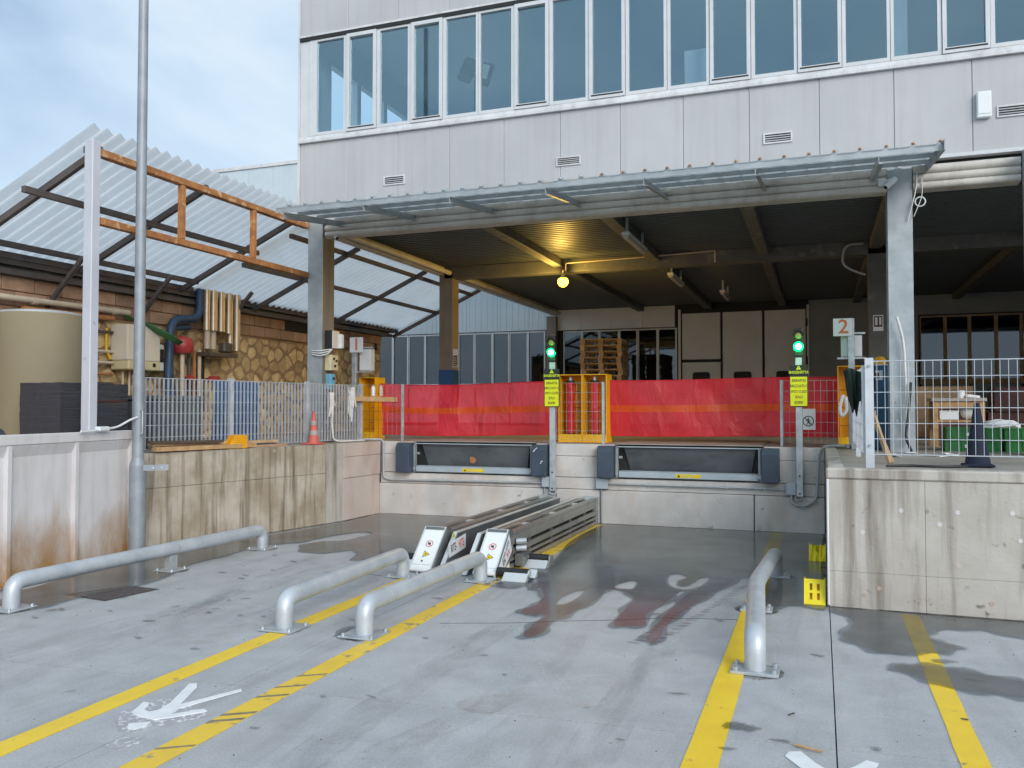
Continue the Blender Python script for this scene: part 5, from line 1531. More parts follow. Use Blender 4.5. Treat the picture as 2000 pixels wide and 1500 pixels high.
# ---- grille fences
def grille(label, a, b, z0, z1, pitch, bar_d, posts, rows, face):
    a, b = Vector((*a, 0)), Vector((*b, 0))
    t = thing('grille_fence', label, 'fence', (a + b) / 2 + Vector((0, 0, PZ)))
    d = (b - a).normalized(); L = (b - a).length; nrm = Vector((-d.y, d.x, 0))
    n = int(L / pitch)
    for i in range(n + 1):
        p = a + d * (i * L / n)
        mb = MB(); mb.bar(p + Vector((0, 0, z0)), p + Vector((0, 0, z1)), .004, bar_d, up=nrm) if False else None
        mb = MB(); u = d * .0018; w = nrm * bar_d / 2
        vs = [p + sx * u + sy * w + Vector((0, 0, z)) for z in (z0, z1) for sx, sy in ((-1, -1), (1, -1), (1, 1), (-1, 1))]
        mb.add(vs, [(0, 3, 2, 1), (4, 5, 6, 7), (0, 1, 5, 4), (1, 2, 6, 5), (2, 3, 7, 6), (3, 0, 4, 7)]).build('bar', 'fence', t)
    for k in range(rows + 1):
        z = z0 + (z1 - z0) * k / rows
        MB().tube([a + Vector((0, 0, z)), b + Vector((0, 0, z))], .0035 if 0 < k < rows else .005, 6).build('rod', 'fence', t)
    for f, w in posts:
        p = a + d * (L * f) - nrm * .0
        po = MB().bar(p + Vector((0, 0, PZ)), p + Vector((0, 0, z1 + .03)), w, .05, up=tuple(nrm)).build('post', 'fence', t)
        for z in (z0 + .08, z1 - .04):
            q = p + nrm * (.03 * face); MB().cyl(q + Vector((0, 0, z)), q + nrm * (.012 * face) + Vector((0, 0, z)), .012, 8).build('bolt', 'galv', po)
    return t
grille('dense grey grille fence along the top of the streaked wall', (-7.42, 7.62), (-6.78, 11.58), 1.165, 2.005, .062, .030, ((0, .06), (.35, .06), (.70, .06), (1, .05)), 6, -1)
grille('open wire grid fence along the pale wall before the dark bay', (.41, 8.0), (4.2, 8.0), 1.245, 2.06, .0625, .004, ((0.0, .07), (.55, .07)), 6, -1)
grille('short grille fence running back from the wire grid to sign 2', (.375, 8.08), (.40, 11.5), 1.245, 2.03, .09, .03, ((.5, .05), (1, .05)), 6, -1)
# ================================================================== THINGS ON THE PLATFORM
random.seed(5)
# ---- number signs
def number_sign(num, x, y, z, w, label, postx, z_box):
    t = thing('number_sign', label, 'sign', (postx, y, PZ))
    MB().box(postx - .04, postx + .04, y + .01, y + .07, PZ, z + w / 2).build('post', 'galv', t, bevel=.003)
    bd = MB().box(x - w / 2, x + w / 2, y - .012, y - .002, z - w / 2, z + w / 2).build('board', 'white_plastic', t, bevel=.002)
    MB().placed(text_mb(num, w * 1.12, bold=.004), (x + (.01 if num == '2' else 0), y - .0135, z), (1, 0, 0), (0, 0, 1), (0, -1, 0)).build('numeral', 'orange_print', bd, fix=False)
    return t
number_sign('1', -7.19, 12.15, 2.695, .25, 'white board with orange numeral 1 above the first dock', -7.25, 2.3)
number_sign('2', .295, 11.93, 2.72, .235, 'white board with orange numeral 2 above the second dock', .40, 2.3)
for lab, x0, x1, y, z0, z1 in (('white control cabinet behind the post of sign 1', -7.19, -6.98, 12.24, 2.27, 2.63), ('white control cabinet on crossbars below sign 2', .275, .535, 12.02, 2.33, 2.62)):
    t = thing('control_cabinet', lab, 'control cabinet', ((x0 + x1) / 2, y, z0))
    c = MB().box(x0, x1, y, y + .14, z0, z1).build('case', 'white_plastic', t, bevel=.006)
    MB().box(x0 + .008, x1 - .008, y - .006, y - .0005, z0 + .008, z1 - .008).build('door', 'white_plastic', c, bevel=.002)
    for z in (z0 - .03, z1 + .01):
        MB().box(x0 - .05, x1 + .04, y - .03, y + .03, z, z + .025).build('crossbar', 'galv', t, bevel=.002)
# ---- boxes on the near column
def small_box(name, label, cat, x0, x1, y0, y1, z0, z1, m, m2, dots=()):
    t = thing(name, label, cat, ((x0 + x1) / 2, (y0 + y1) / 2, z0))
    MB().box(x0, x1, y0, y1, z0, z1).build('case', m, t, bevel=.006)
    MB().box(x1 - .002, x1 + .012, y0 + .006, y1 - .006, z0 + .006, z1 - .006).build('lid', m2, t, bevel=.003)
    for (y, z, r_, mm) in dots:
        MB().cyl((x1 + .012, y, z), (x1 + .03, y, z), r_, 10).build('button', mm, t)
    return t
small_box('socket_box', 'black and cream switch box on the brown column', 'switch box', -7.05, -6.92, 10.97, 11.17, 2.55, 2.83, 'ink', 'boiler')
small_box('socket_box', 'small white cylinder fitting beside the column switch box', 'fitting', -6.91, -6.86, 11.12, 11.2, 2.56, 2.78, 'white_plastic', 'white_plastic')
small_box('outlet_box', 'cream outlet box on the brown column below the switch box', 'outlet box', -7.05, -6.95, 10.98, 11.18, 2.22, 2.46, 'beige_box', 'beige_box', ((11.05, 2.40, .018, 'ink'), (11.12, 2.37, .018, 'ink'), (11.08, 2.29, .02, 'ink')))
small_box('push_button_box', 'light blue push-button box on the brown column', 'button box', -7.05, -6.96, 11.0, 11.12, 1.93, 2.17, 'light_blue', 'light_blue', ((11.06, 2.10, .02, 'ink'), (11.06, 1.97, .022, 'cone_red')))
t = thing('cable_bundle', 'white cable bundle looping between the column boxes', 'cable', (-7.05, 10.95, 2.5))
for k in range(3):
    MB().tube(spline([(-7.20, 10.86, 2.46 + k * .03), (-7.05, 10.84, 2.44 + k * .035), (-6.95, 10.90, 2.47 + k * .03), (-6.92, 10.98, 2.54)], 6), .009, 8).build('cable', 'cable_white', t, smooth=True)

# ---- security cameras
def cctv(label, mount, aim, m='white_plastic'):
    t = thing('security_camera', label, 'camera', mount)
    mount = Vector(mount); aim = Vector(aim).normalized()
    MB().obox(mount, (.09, .05, .09)).build('mount', m, t, bevel=.01)
    MB().tube([mount, mount + Vector((.10, -.04, .01))], .018, 10).build('arm', m, t, smooth=True)
    c = mount + Vector((.12, -.04, 0))
    MB().tube([c - aim * .04, c + aim * .13], .034, 14).build('body', m, t, smooth=True)
    MB().tube([c + aim * .13, c + aim * .134], .026, 14).build('lens', 'ink', t, smooth=True)
    return t
cctv('white security camera on the brown column under the canopy', (-6.99, 10.98, 4.27), (.55, -.4, -.45))
cctv('white security camera on the galvanised column under the canopy', (.72, 10.82, 4.33), (-.6, -.35, -.6))
t = thing('coiled_cable', 'loose white cable coil hanging at the galvanised column head', 'cable', (1.1, 10.84, 4.0))
MB().tube(spline([(1.10, 10.85, 4.42), (1.09, 10.83, 4.25), (1.04, 10.83, 4.02), (1.0, 10.85, 3.86)], 6), .007, 8).build('strand', 'cable_white', t, smooth=True)
MB().tube([(1.13 + .055 * math.cos(a * .4), 10.83, 4.07 + .055 * math.sin(a * .4)) for a in range(34)], .008, 8).build('coil', 'cable_white', t, smooth=True)
MB().tube(spline([(1.15, 10.83, 4.35), (1.15, 10.83, 4.15), (1.10, 10.82, 4.0), (1.06, 10.83, 3.9)], 6), .005, 8).build('strand', 'cable_white', t, smooth=True)

# ---- facade fittings
def vent(x0, x1, z0, z1, label):
    t = thing('wall_vent', label, 'vent', ((x0 + x1) / 2, 10.9, z0), 'slotted vents in the cladding')
    mb = MB(); y0, y1 = 10.882, 10.8995
    mb.box(x0, x1, y0, y1, z0, z0 + .018); mb.box(x0, x1, y0, y1, z1 - .018, z1); mb.box(x0, x0 + .018, y0, y1, z0 + .018, z1 - .018); mb.box(x1 - .018, x1, y0, y1, z0 + .018, z1 - .018)
    mb.build('frame', 'cladding_trim', t)
    MB().box(x0 + .018, x1 - .018, 10.8965, 10.8995, z0 + .018, z1 - .018).build('dark_back', 'dark_gap', t)
    n = 3
    for k in range(n):
        z = z0 + .03 + k * (z1 - z0 - .05) / n
        MB().obox(((x0 + x1) / 2, 10.889, z + .008), (x1 - x0 - .037, .012, .010), (.5, 0, 0)).build('louvre', 'cladding_trim', t)
vent(-6.005, -5.658, 4.925, 5.06, 'slotted cladding vent nearest the building corner')
vent(-3.345, -3.0, 4.945, 5.07, 'slotted cladding vent above the middle of the canopy')
vent(-.63, -.285, 4.955, 5.09, 'slotted cladding vent above the galvanised column end of the canopy')
vent(1.945, 2.29, 4.985, 5.12, 'slotted cladding vent beside the white wall box')
wb = thing('wall_box', 'white rectangular alarm box on the cladding', 'alarm box', (1.81, 10.87, 5.0))
MB().box(1.735, 1.885, 10.83, 10.898, 4.99, 5.295).build('case', 'white_enamel', wb, bevel=.01)
MB().box(1.745, 1.875, 10.824, 10.8295, 5.03, 5.285).build('cover', 'white_enamel', wb, bevel=.003)
fl = thing('floodlight', 'black floodlight on a thin stand behind the window band', 'floodlight', (-4.5, 11.25, 5.0))
MB().tube([(-4.60, 11.02, 5.0), (-4.60, 11.02, 6.45)], .018, 8).build('stand', 'black', fl, smooth=True)
MB().obox((-4.72, 11.03, 6.52), (.20, .10, .34), (0, .45, 0)).build('lamp_head', 'black', fl, bevel=.02)
MB().obox((-4.44, 11.03, 6.42), (.16, .10, .32), (0, .3, 0)).build('lamp_head', 'black', fl, bevel=.02)
MB().obox((-4.43, 10.97, 6.44), (.11, .012, .2), (0, .3, 0)).build('lamp_glass', 'lamp_glassoff', fl)
MB().obox((-4.60, 11.03, 6.42), (.30, .03, .03), (0, .5, 0)).build('yoke', 'black', fl)
ws_ = thing('white_board', 'white board leaning inside the window band', 'board', (-1.5, 11.2, 5.85))
MB().obox((-1.50, 11.2, 6.13), (.30, .02, .56), (.04, 0, 0)).build('sheet', 'white_enamel', ws_, bevel=.004)
MB().obox((-1.50, 11.215, 5.84), (.32, .05, .02)).build('foot_rail', 'white_frame', ws_)

# ---- bay lighting
lamp = thing('pendant_lamp', 'glowing yellow pendant lamp under the bay ceiling', 'lamp', (-4.54, 15.2, 4.04))
MB().tube([(-4.54, 15.2, 4.26), (-4.54, 15.2, 4.15)], .014, 8).build('stem', 'pipe_cream', lamp, smooth=True)
MB().lathe([(.03, .14), (.05, .10), (.09, .075), (.092, .07)][::-1], (-4.54, 15.2, 4.03), 18).build('cap', 'galv_dull', lamp, smooth=True)
MB().ball((-4.54, 15.2, 4.04), .10, 18).build('globe', 'lamp_yellow', lamp, smooth=True)
pl_ = bpy.data.lights.new('pendant_light', 'POINT'); pl_.energy = 75; pl_.color = (1.0, 0.62, 0.12); pl_.shadow_soft_size = .12
plo = bpy.data.objects.new('pendant_light', pl_); COL.objects.link(plo); plo.parent = lamp; plo.location = Vector((-4.54, 15.05, 3.88)) - ORG[lamp.name]
conduit('thin conduit pipe running across the bay from the pendant lamp', [(-4.5, 15.25, 4.24), (-4.5, 15.25, 4.40), (-2.76, 15.2, 4.42), (-1.75, 15.2, 4.45), (-1.72, 15.2, 4.45), (-1.72, 15.2, 4.24)], .014, 'pipe_cream', (), .04)
conduit('bent cable hooking down from the ceiling by the inner column', [(.72, 15.3, 4.43), (.42, 15.3, 4.43), (.38, 15.3, 4.1), (.55, 15.3, 3.98), (.75, 15.3, 3.9)], .02, 'cable_grey', (), .2, 'cable', 'cable')
for lab, x, y0, y1 in (('unlit fluorescent fitting on the ceiling beam nearest the opening', -2.68, 12.2, 13.6), ('unlit fluorescent fitting on the ceiling beam further inside', -2.68, 16.2, 17.6), ('unlit fluorescent fitting over the folding door', -2.0, 19.0, 20.3)):
    t = thing('fluorescent_fitting', lab, 'ceiling light', (x, y0, 4.2), 'unlit fluorescent fittings')
    MB().box(x - .06, x + .06, y0, y1, 4.22, 4.27).build('body', 'dim_panel', t, bevel=.008)
    MB().prism([(x - .055, 4.218), (x - .035, 4.175), (x + .035, 4.175), (x + .055, 4.218)], 'xz', y0 + .02, y1 - .02).build('diffuser', 'lamp_glassoff', t)
    MB().box(x - .02, x + .02, y0 + .1, y0 + .14, 4.27, 4.498).box(x - .02, x + .02, y1 - .14, y1 - .1, 4.27, 4.498).build('hanger', 'galv_dull', t)

# ---- notices
def notice(label, x0, x1, y, z0, z1):
    t = thing('notice', label, 'notice', ((x0 + x1) / 2, y, z0))
    s_ = MB().box(x0, x1, y - .004, y, z0, z1).build('sheet', 'paper', t)
    return t, s_
t, s_ = notice('white no-pedestrians notice hung on the dock edge guard', -.235, -.055, 11.92, 1.36, 1.64)
cx_, cz_ = -.145, 1.475
ring = MB()
for k in range(30):
    a0, a1 = 2 * math.pi * k / 30, 2 * math.pi * (k + 1) / 30
    ring.add([(cx_ + r_ * math.cos(a), 11.9145, cz_ + r_ * math.sin(a)) for a, r_ in ((a0, .072), (a1, .072), (a1, .060), (a0, .060))], [(0, 1, 2, 3)])
ring.add([(cx_ - .050, 11.9147, cz_ + .042), (cx_ - .042, 11.9147, cz_ + .050), (cx_ + .050, 11.9147, cz_ - .042), (cx_ + .042, 11.9147, cz_ - .050)], [(0, 1, 2, 3)])
ring.build('prohibition_ring', 'ink', s_, fix=False)
fig = MB(); fig.obox((cx_, 11.9143, cz_), (.016, .001, .045), (0, .1, 0)); fig.obox((cx_ - .012, 11.9143, cz_ - .032), (.01, .001, .04), (0, .4, 0)); fig.obox((cx_ + .012, 11.9143, cz_ - .032), (.01, .001, .04), (0, -.4, 0))
fig.obox((cx_ + .018, 11.9143, cz_ + .01), (.008, .001, .04), (0, -.8, 0)); fig.obox((cx_ - .018, 11.9143, cz_ + .01), (.008, .001, .04), (0, .8, 0)); fig.cyl((cx_, 11.9147, cz_ + .036), (cx_, 11.9139, cz_ + .036), .01, 10)
fig.build('walking_figure', 'ink', s_)
t, s_ = notice('cream framed notice on the blue-footed column', -6.89, -6.79, 15.38, 2.47, 2.83)
MB().box(-6.88, -6.80, 15.370, 15.3755, 2.49, 2.70).build('dark_field', 'ink', s_)
for k in range(4): MB().box(-6.872, -6.808, 15.367, 15.3695, 2.51 + k * .045, 2.53 + k * .045).build('print_line', 'beige_box', s_)
t, s_ = notice('framed fire equipment notice on the inner column behind sign 2', .86, 1.02, 15.39, 2.95, 3.22)
MB().box(.875, 1.005, 15.380, 15.3855, 3.02, 3.20).build('dark_field', 'red_grey', s_)
MB().box(.89, .93, 15.376, 15.3795, 3.05, 3.18).box(.955, .99, 15.376, 15.3795, 3.05, 3.18).build('symbol', 'paper', s_)

# ---- traffic cone, timber, wedge on the streaked wall
def cone(label, x, y, z, h, r, base, m, mb_, bands=True):
    t = thing('traffic_cone', label, 'cone', (x, y, z))
    MB().box(x - base / 2, x + base / 2, y - base / 2, y + base / 2, z + .001, z + .025).build('base', m, t, bevel=.008)
    MB().lathe([(r, .02), (r * .93, .03), (r * .22, h * .97), (r * .16, h)], (x, y, z), 22).build('shell', m, t, smooth=True)
    if bands:
        for f0, f1 in ((.28, .42), (.58, .70)):
            q = lambda f: r * .93 + (r * .22 - r * .93) * ((f * h - .03) / (h * .97 - .03)) + .002
            MB().lathe([(q(f0), f0 * h), (q(f1), f1 * h)], (x, y, z), 22).build('reflective_band', mb_, t, smooth=True)
    return t
cone('faded red traffic cone with grey bands on the streaked wall', -6.79, 10.30, PZ, .48, .085, .26, 'cone_red', 'cone_band')
cone('dark navy cone with a black square base behind the wire grid', 1.30, 8.36, 1.135, .56, .11, .24, 'navy_cloth', 'navy_cloth', False)
for i, (a, b, w, h, lab) in enumerate((((-7.24, 7.72, 1.17), (-6.98, 9.2, 1.165), .10, .05, 'broad splintered plank at the bottom of the timber on the wall'),
                                  ((-7.33, 7.75, 1.22), (-7.02, 9.75, 1.20), .09, .035, 'long pale plank lying on top of the timber on the wall'),
                                  ((-7.28, 7.68, 1.255), (-7.08, 8.7, 1.235), .07, .03, 'short dark batten across the timber on the wall'),
                                  ((-7.18, 8.2, 1.145), (-6.98, 9.9, 1.145), .07, .03, 'thin reddish batten poking out behind the orange wedge'))):
    a, b = Vector(a), Vector(b)
    d = (b - a).normalized(); s_ = d.cross(Vector((0, 0, 1)))
    mb = MB(); n = 8
    for k in range(n + 1):
        c = a.lerp(b, k / n); ww = w / 2 * random.uniform(.9, 1.05)
        for sx, sz in ((-1, -1), (1, -1), (1, 1), (-1, 1)):
            mb.v.append(c + s_ * sx * ww + Vector((0, 0, sz * h / 2)))
    for k in range(n):
        for j in range(4):
            q = k * 4 + j; r_ = k * 4 + (j + 1) % 4; mb.f.append((q, r_, r_ + 4, q + 4))
    mb.f += [(0, 1, 2, 3), (n * 4, n * 4 + 1, n * 4 + 2, n * 4 + 3)]
    tag(mb.build('plank', ('wood', 'pallet', 'pipe_dark', 'block')[i], origin=tuple(a)), lab, 'plank', 'loose timber on the streaked wall')
wd = thing('wheel_wedge', 'orange ribbed plastic wheel wedge on the streaked wall edge', 'wedge', (-7.0, 8.9, PZ))
dv = Vector((.23, .97, 0)).normalized(); nv = Vector((dv.y, -dv.x, 0))
o = Vector((-7.16, 8.78, PZ + .004))
nst = 7
for k in range(nst):
    w0 = .30 - .018 * k; zz = k * .024
    mb = MB(); mb.placed(MB().box(.018 * k, .018 * k + w0 - .0, 0, .14, zz, zz + .0245), o + Vector((0, 0, 0)), dv, -nv * -1, (0, 0, 1))
    mb.build('step', 'chock_orange', wd, bevel=.004)
# ---- plank tied to the guard and straps over the fence
bt = thing('timber_batten', 'pale timber batten tied across the grille fence and guard', 'batten', (-6.9, 11.8, 1.80))
MB().bar((-7.0, 11.2, 1.80), (-6.30, 11.89, 1.785), .03, .075).build('board', 'wood', bt, bevel=.004)
for f in (.04, .96):
    p = Vector((-7.0, 11.2, 1.80)).lerp(Vector((-6.30, 11.89, 1.785)), f); MB().tube([p + Vector((.012, -.012, .045)), p + Vector((.022, -.022, 0)), p + Vector((.012, -.012, -.045))], .004, 6).build('wire_tie', 'ink', bt)
def straps(label, x, y, z, n, drop):
    t = thing('lashing_strap', label, 'strap', (x, y, z), 'white lashing straps on the fence')
    for k in range(n):
        dx = k * .028 - .04
        w_ = random.uniform(.02, .04)
        pts = [(x + dx, y + .03 + dx * .6, z - random.uniform(.3, .5) * drop), (x + dx - .01, y + .02, z - .1), (x + dx, y, z), (x + dx + w_ * .5, y - .03, z - .02), (x + dx + w_, y - .04, z - .25 * drop), (x + dx + w_ * .4, y - .045, z - random.uniform(.5, 1.0) * drop)]
        pts = [Vector(p) + Vector((.03, -.03, 0)) for p in pts]
        c = spline(pts, 5)
        mb = MB()
        for p in c: mb.v += [p - Vector((.011, .002, 0)), p + Vector((.011, .002, 0)), p + Vector((.011, -.003, 0)), p - Vector((.011, .007, 0))]
        for i in range(len(c) - 1):
            for j in range(4):
                a = i * 4 + j; b = i * 4 + (j + 1) % 4; mb.f.append((a, b, b + 4, a + 4))
        mb.build('webbing_loop', 'strap', t)
    return t
straps('bundle of white lashing straps trailing down beside the cone', -6.93, 10.95, 1.88, 4, .55)
straps('bundle of white lashing straps hung through the batten', -6.84, 11.4, 1.97, 4, .62)
conduit('white strap tail trailing along the wall top', [(-6.86, 10.88, 1.45), (-6.84, 10.9, 1.18), (-6.80, 10.98, 1.15), (-6.72, 11.25, 1.15), (-6.66, 11.5, 1.15)], .013, 'strap', (), .08, 'strap_tail', 'strap')
for k, (x, m_) in enumerate(((-6.62, 'white_plastic'), (-6.55, 'pipe_cream'))):
    t = thing('spray_can', ('white can standing on the batten', 'cream can standing on the batten')[k], 'can', (x, 11.85, 1.84))
    MB().lathe([(.03, 0), (.032, .01), (.032, .13), (.024, .15)], (x, 11.70 + .12 * k, 1.84), 14).build('body', m_, t, smooth=True)
    MB().lathe([(.018, .15), (.018, .175)], (x, 11.70 + .12 * k, 1.84), 12).build('cap', 'cable_grey', t, smooth=True)

# ---- pallets stacked before the workshop windows
proto = thing('pallet', 'wooden pallet at the top of the stack behind the yellow cabinets', 'pallet', (-4.95, 20.2, PZ), 'stacked wooden pallets')
def pbx(nm, *a): return MB().box(*a).build(nm, 'pallet', proto)
px, py, pz = -4.95, 20.2, PZ
for k in range(5): pbx('top_board', px - .5, px + .5, py - .6 + k * .272, py - .6 + k * .272 + .11, pz + .122, pz + .144)
for sx in (-1, 0, 1):
    pbx('bottom_board', px + sx * .45 - .05, px + sx * .45 + .05, py - .6, py + .6, pz, pz + .02)
    for sy in (-1, 0, 1):
        pbx('block', px + sx * .445 - .055, px + sx * .445 + .055, py + sy * .54 - .06, py + sy * .54 + .06, pz + .021, pz + .121)
NP = 15
for k in range(NP):
    c = proto if k == 0 else copy_tree(proto)
    c.location = Vector((-4.95 + random.uniform(-.02, .02), 20.2 + random.uniform(-.02, .02), PZ + .002 + k * .1455))
    c.rotation_euler.z = random.uniform(-.02, .02) + R(4)
    fromtop = ('topmost', 'second', 'third', 'fourth', 'fifth', 'sixth', 'seventh', 'eighth', 'ninth')
    j = NP - 1 - k
    c['label'] = ('topmost wooden pallet of the stack behind the yellow cabinets' if j == 0 else
                  fromtop[j] + ' wooden pallet from the top of the stack behind the yellow cabinets' if j < 9 else 'wooden pallet low in the tall stack, seen through red cloth')

# ================================================================== SHED CONTENTS
tk = thing('water_tank', 'tall olive cylindrical water tank behind the precast wall', 'tank', (-8.92, 7.62, PZ))
MB().lathe([(.48, 0), (.485, .02), (.485, 1.62), (.475, 1.65)], (-8.92, 7.62, PZ), 48).build('shell', 'tank', tk, smooth=True)
MB().lathe([(.470, 1.651), (.46, 1.675), (.30, 1.70), (.10, 1.71)], (-8.92, 7.62, PZ), 40).build('lid', 'cable_grey', tk, smooth=True)
wp = thing('wrapped_pallet', 'pallet load wrapped in black stretch film beside the pale post', 'wrapped load', (-8.05, 7.35, PZ))
random.seed(9)
mb = MB()
n, mr = 40, 14
for r_ in range(mr + 1):
    z = PZ + .12 + (1.93 - PZ - .12) * r_ / mr
    for i in range(n):
        a = 2 * math.pi * i / n
        s_ = max(abs(math.cos(a)), abs(math.sin(a))); q = .92 / s_ * .3
        rr = 1 + random.uniform(-.006, .006)
        mb.v.append(Vector((-8.05 + math.cos(a) * q * 1.08 * rr, 7.36 + math.sin(a) * q * 1.72 * rr, z + random.uniform(-.004, .004))))
for r_ in range(mr):
    for i in range(n):
        a = r_ * n + i; b = r_ * n + (i + 1) % n; mb.f.append((a, b, b + n, a + n))
mb.f.append(tuple(mr * n + i for i in range(n)))
mb.build('film', 'wrap', wp)
for y in (6.95, 7.36, 7.77):
    MB().box(-8.34, -7.76, y - .05, y + .05, PZ, PZ + .12).build('pallet_bearer', 'pallet', wp)
MB().box(-7.757, -7.745, 7.15, 7.17, PZ + .15, 1.75).box(-7.757, -7.745, 7.17, 7.8, 1.72, 1.74).build('edge_board', 'red_grey', wp)
sk = MB()
random.seed(3)
sk.ball((-7.75, 5.95, PZ + .19), .22, 16, (1, 1.2, .85))
for v in sk.v: v += Vector((random.uniform(-.015, .015),) * 3)
tag(sk.build('refuse_sack', 'leveller_dark', smooth=True, origin=(-7.75, 5.95, PZ)), 'dark grey sack slumped at the foot of the olive tank', 'sack')
bo = thing('boiler', 'cream wall boiler under the shed roof', 'boiler', (-9.45, 9.7, 2.2))
MB().box(-9.62, -9.30, 9.38, 10.02, 2.34, 2.86).build('casing', 'boiler', bo, bevel=.02, seg=2)
MB().box(-9.62, -9.285, 9.385, 10.015, 2.205, 2.337).build('control_flap', 'boiler_low', bo, bevel=.012)
MB().cyl((-9.285, 9.88, 2.285), (-9.278, 9.88, 2.285), .03, 14).build('gauge', 'ink', bo)
for y in (9.5, 9.62, 9.75, 9.9): MB().tube([(-9.5, y, 2.2), (-9.5, y, 1.75)], .018, 8).build('tail_pipe', 'pipe_cream', bo, smooth=True)
mtb = thing('meter_box', 'small grey meter box beside the cream boiler', 'meter', (-9.5, 10.15, 2.2))
MB().box(-9.62, -9.45, 10.06, 10.26, 2.22, 2.62).build('case', 'dim_panel', mtb, bevel=.01); MB().box(-9.448, -9.44, 10.08, 10.24, 2.35, 2.55).build('window', 'ink', mtb)
tp = MB()
g = [[None] * 7 for _ in range(7)]
for i in range(7):
    for j in range(7):
        u, v = i / 6, j / 6
        p = Vector((-9.5, 9.56, 2.98)).lerp(Vector((-9.15, 10.22, 2.63)), u) + Vector((.28, 0, -.02)) * (v - .3) * (1 - .4 * u) + Vector((0, .02 * math.sin(5 * u + 4 * v), .025 * math.sin(6 * v + 3 * u)))
        g[i][j] = len(tp.v); tp.v.append(p)
for i in range(6):
    for j in range(6): tp.f.append((g[i][j], g[i + 1][j], g[i + 1][j + 1], g[i][j + 1]))
tpo = tp.build('tarpaulin', 'green_tarp', origin=(-9.4, 9.8, 2.8), smooth=True, fix=False)
sm = tpo.modifiers.new('thickness', 'SOLIDIFY'); sm.thickness = .006
tag(tpo, 'green tarpaulin scrap draped over the cream boiler', 'tarpaulin')
ev = thing('expansion_vessel', 'red round expansion vessel beside the blue pipes', 'expansion vessel', (-9.35, 10.57, 2.5))
MB().lathe([(.05, 0), (.13, .02), (.165, .07), (.165, .21), (.13, .26), (.05, .285)], (-9.38, 10.57, 2.49), 24).build('shell', 'red_vessel', ev, smooth=True)
MB().tube([(-9.38, 10.57, 2.49), (-9.38, 10.57, 2.0), (-9.38, 10.6, 1.5)], .035, 10).build('drop_pipe', 'pipe_cream', ev, smooth=True)
def pipe(label, pts, r_, m, bend=.1, extra=()):
    t = thing('pipe', label, 'pipe', pts[0])
    MB().tube(arc_path(pts, bend, 6), r_, 14).build('run', m, t, smooth=True)
    for p in extra: MB().tube([Vector(p[0]), Vector(p[1])], r_ * 1.25, 14).build('coupling', m, t, smooth=True)
    return t
pipe('thick navy lagged pipe bending down from the metal ducts', [(-9.42, 11.0, 3.6), (-9.42, 11.0, 3.10), (-9.42, 10.36, 3.02), (-9.42, 10.30, 1.7)], .065, 'pipe_blue', .2)
pipe('second navy lagged pipe beside the red vessel', [(-9.50, 10.85, 2.95), (-9.50, 10.42, 2.90), (-9.50, 10.42, 2.4), (-9.46, 10.5, 1.6)], .05, 'pipe_blue', .15)
pipe('cream pipe running along the block courses', [(-9.52, 4.8, 3.02), (-9.52, 9.62, 3.05)], .04, 'pipe_cream', .1, (((-9.52, 8.0, 3.035), (-9.52, 8.08, 3.035)), ((-9.52, 9.3, 3.045), (-9.52, 9.38, 3.045))))
pipe('yellow gas pipe dropping beside the cream boiler', [(-9.58, 9.27, 2.80), (-9.58, 9.27, 2.48), (-9.55, 9.32, 2.35)], .022, 'pipe_yellow', .05)
for k, (z, m_) in enumerate(((2.92, 'rust'), (2.72, 'pipe_dark'), (2.44, 'pipe_cream'), (2.28, 'pipe_cream'), (2.12, 'rust'), (1.98, 'pipe_dark'))):
    pipe(('rusty pipe highest in the run beside the tank', 'dark pipe under the rusty one beside the tank', 'upper cream pipe in the run beside the tank', 'lower cream pipe in the run beside the tank', 'rusty pipe low in the run beside the tank', 'dark pipe lowest in the run beside the tank')[k],
         [(-9.56, 7.9, z), (-9.56, 9.36, z + .02)], .022 if k else .04, m_)
for k, (y, m_) in enumerate(((10.72, 'pipe_cream'), (10.86, 'pipe_dark'), (10.98, 'rust'), (11.1, 'pipe_cream'))):
    pipe(('cream riser beside the red vessel', 'dark riser behind the red valves', 'rusty riser below the duct cluster', 'cream riser nearest the duct cluster')[k], [(-9.5, y, 2.6), (-9.5, y, 1.3)], .03, m_)
dc = thing('flue_duct_cluster', 'cluster of shiny brass-toned vertical ducts hanging on the stone wall', 'ducts', (-9.4, 11.5, 2.6))
for k, (y, z0, r_) in enumerate(((11.12, 2.92, .055), (11.22, 2.92, .045), (11.31, 2.92, .05), (11.41, 2.92, .045), (11.50, 2.92, .05), (11.60, 2.90, .045), (11.70, 2.72, .05), (11.81, 2.62, .055), (11.91, 2.60, .04))):
    d_ = MB().tube([(-9.38 + .05 * (k % 2), y, z0), (-9.38 + .05 * (k % 2), y, 3.58)], r_, 16).build('duct', 'duct', dc, smooth=True)
    for z in (3.1, 3.35): MB().tube([(-9.38 + .05 * (k % 2), y, z + .02 * k % .1), (-9.38 + .05 * (k % 2), y, z + .012 + .02 * k % .1)], r_ * 1.05, 16).build('joint_ring', 'duct', d_, smooth=True)
for y in (11.16, 11.3): MB().tube([(-9.40, y, 2.92), (-9.40, y, 2.62)], .05, 12).build('white_tail', 'pipe_cream', dc, smooth=True)
MB().box(-9.55, -9.25, 11.05, 11.75, 2.50, 2.56).build('support_shelf', 'pipe_dark', dc); MB().box(-9.55, -9.48, 11.08, 11.20, 1.6, 2.50).build('support_leg', 'dark_gap', dc)
MB().obox((-9.35, 11.55, 2.66), (.14, .22, .16)).build('valve_body', 'pipe_dark', dc, bevel=.02)
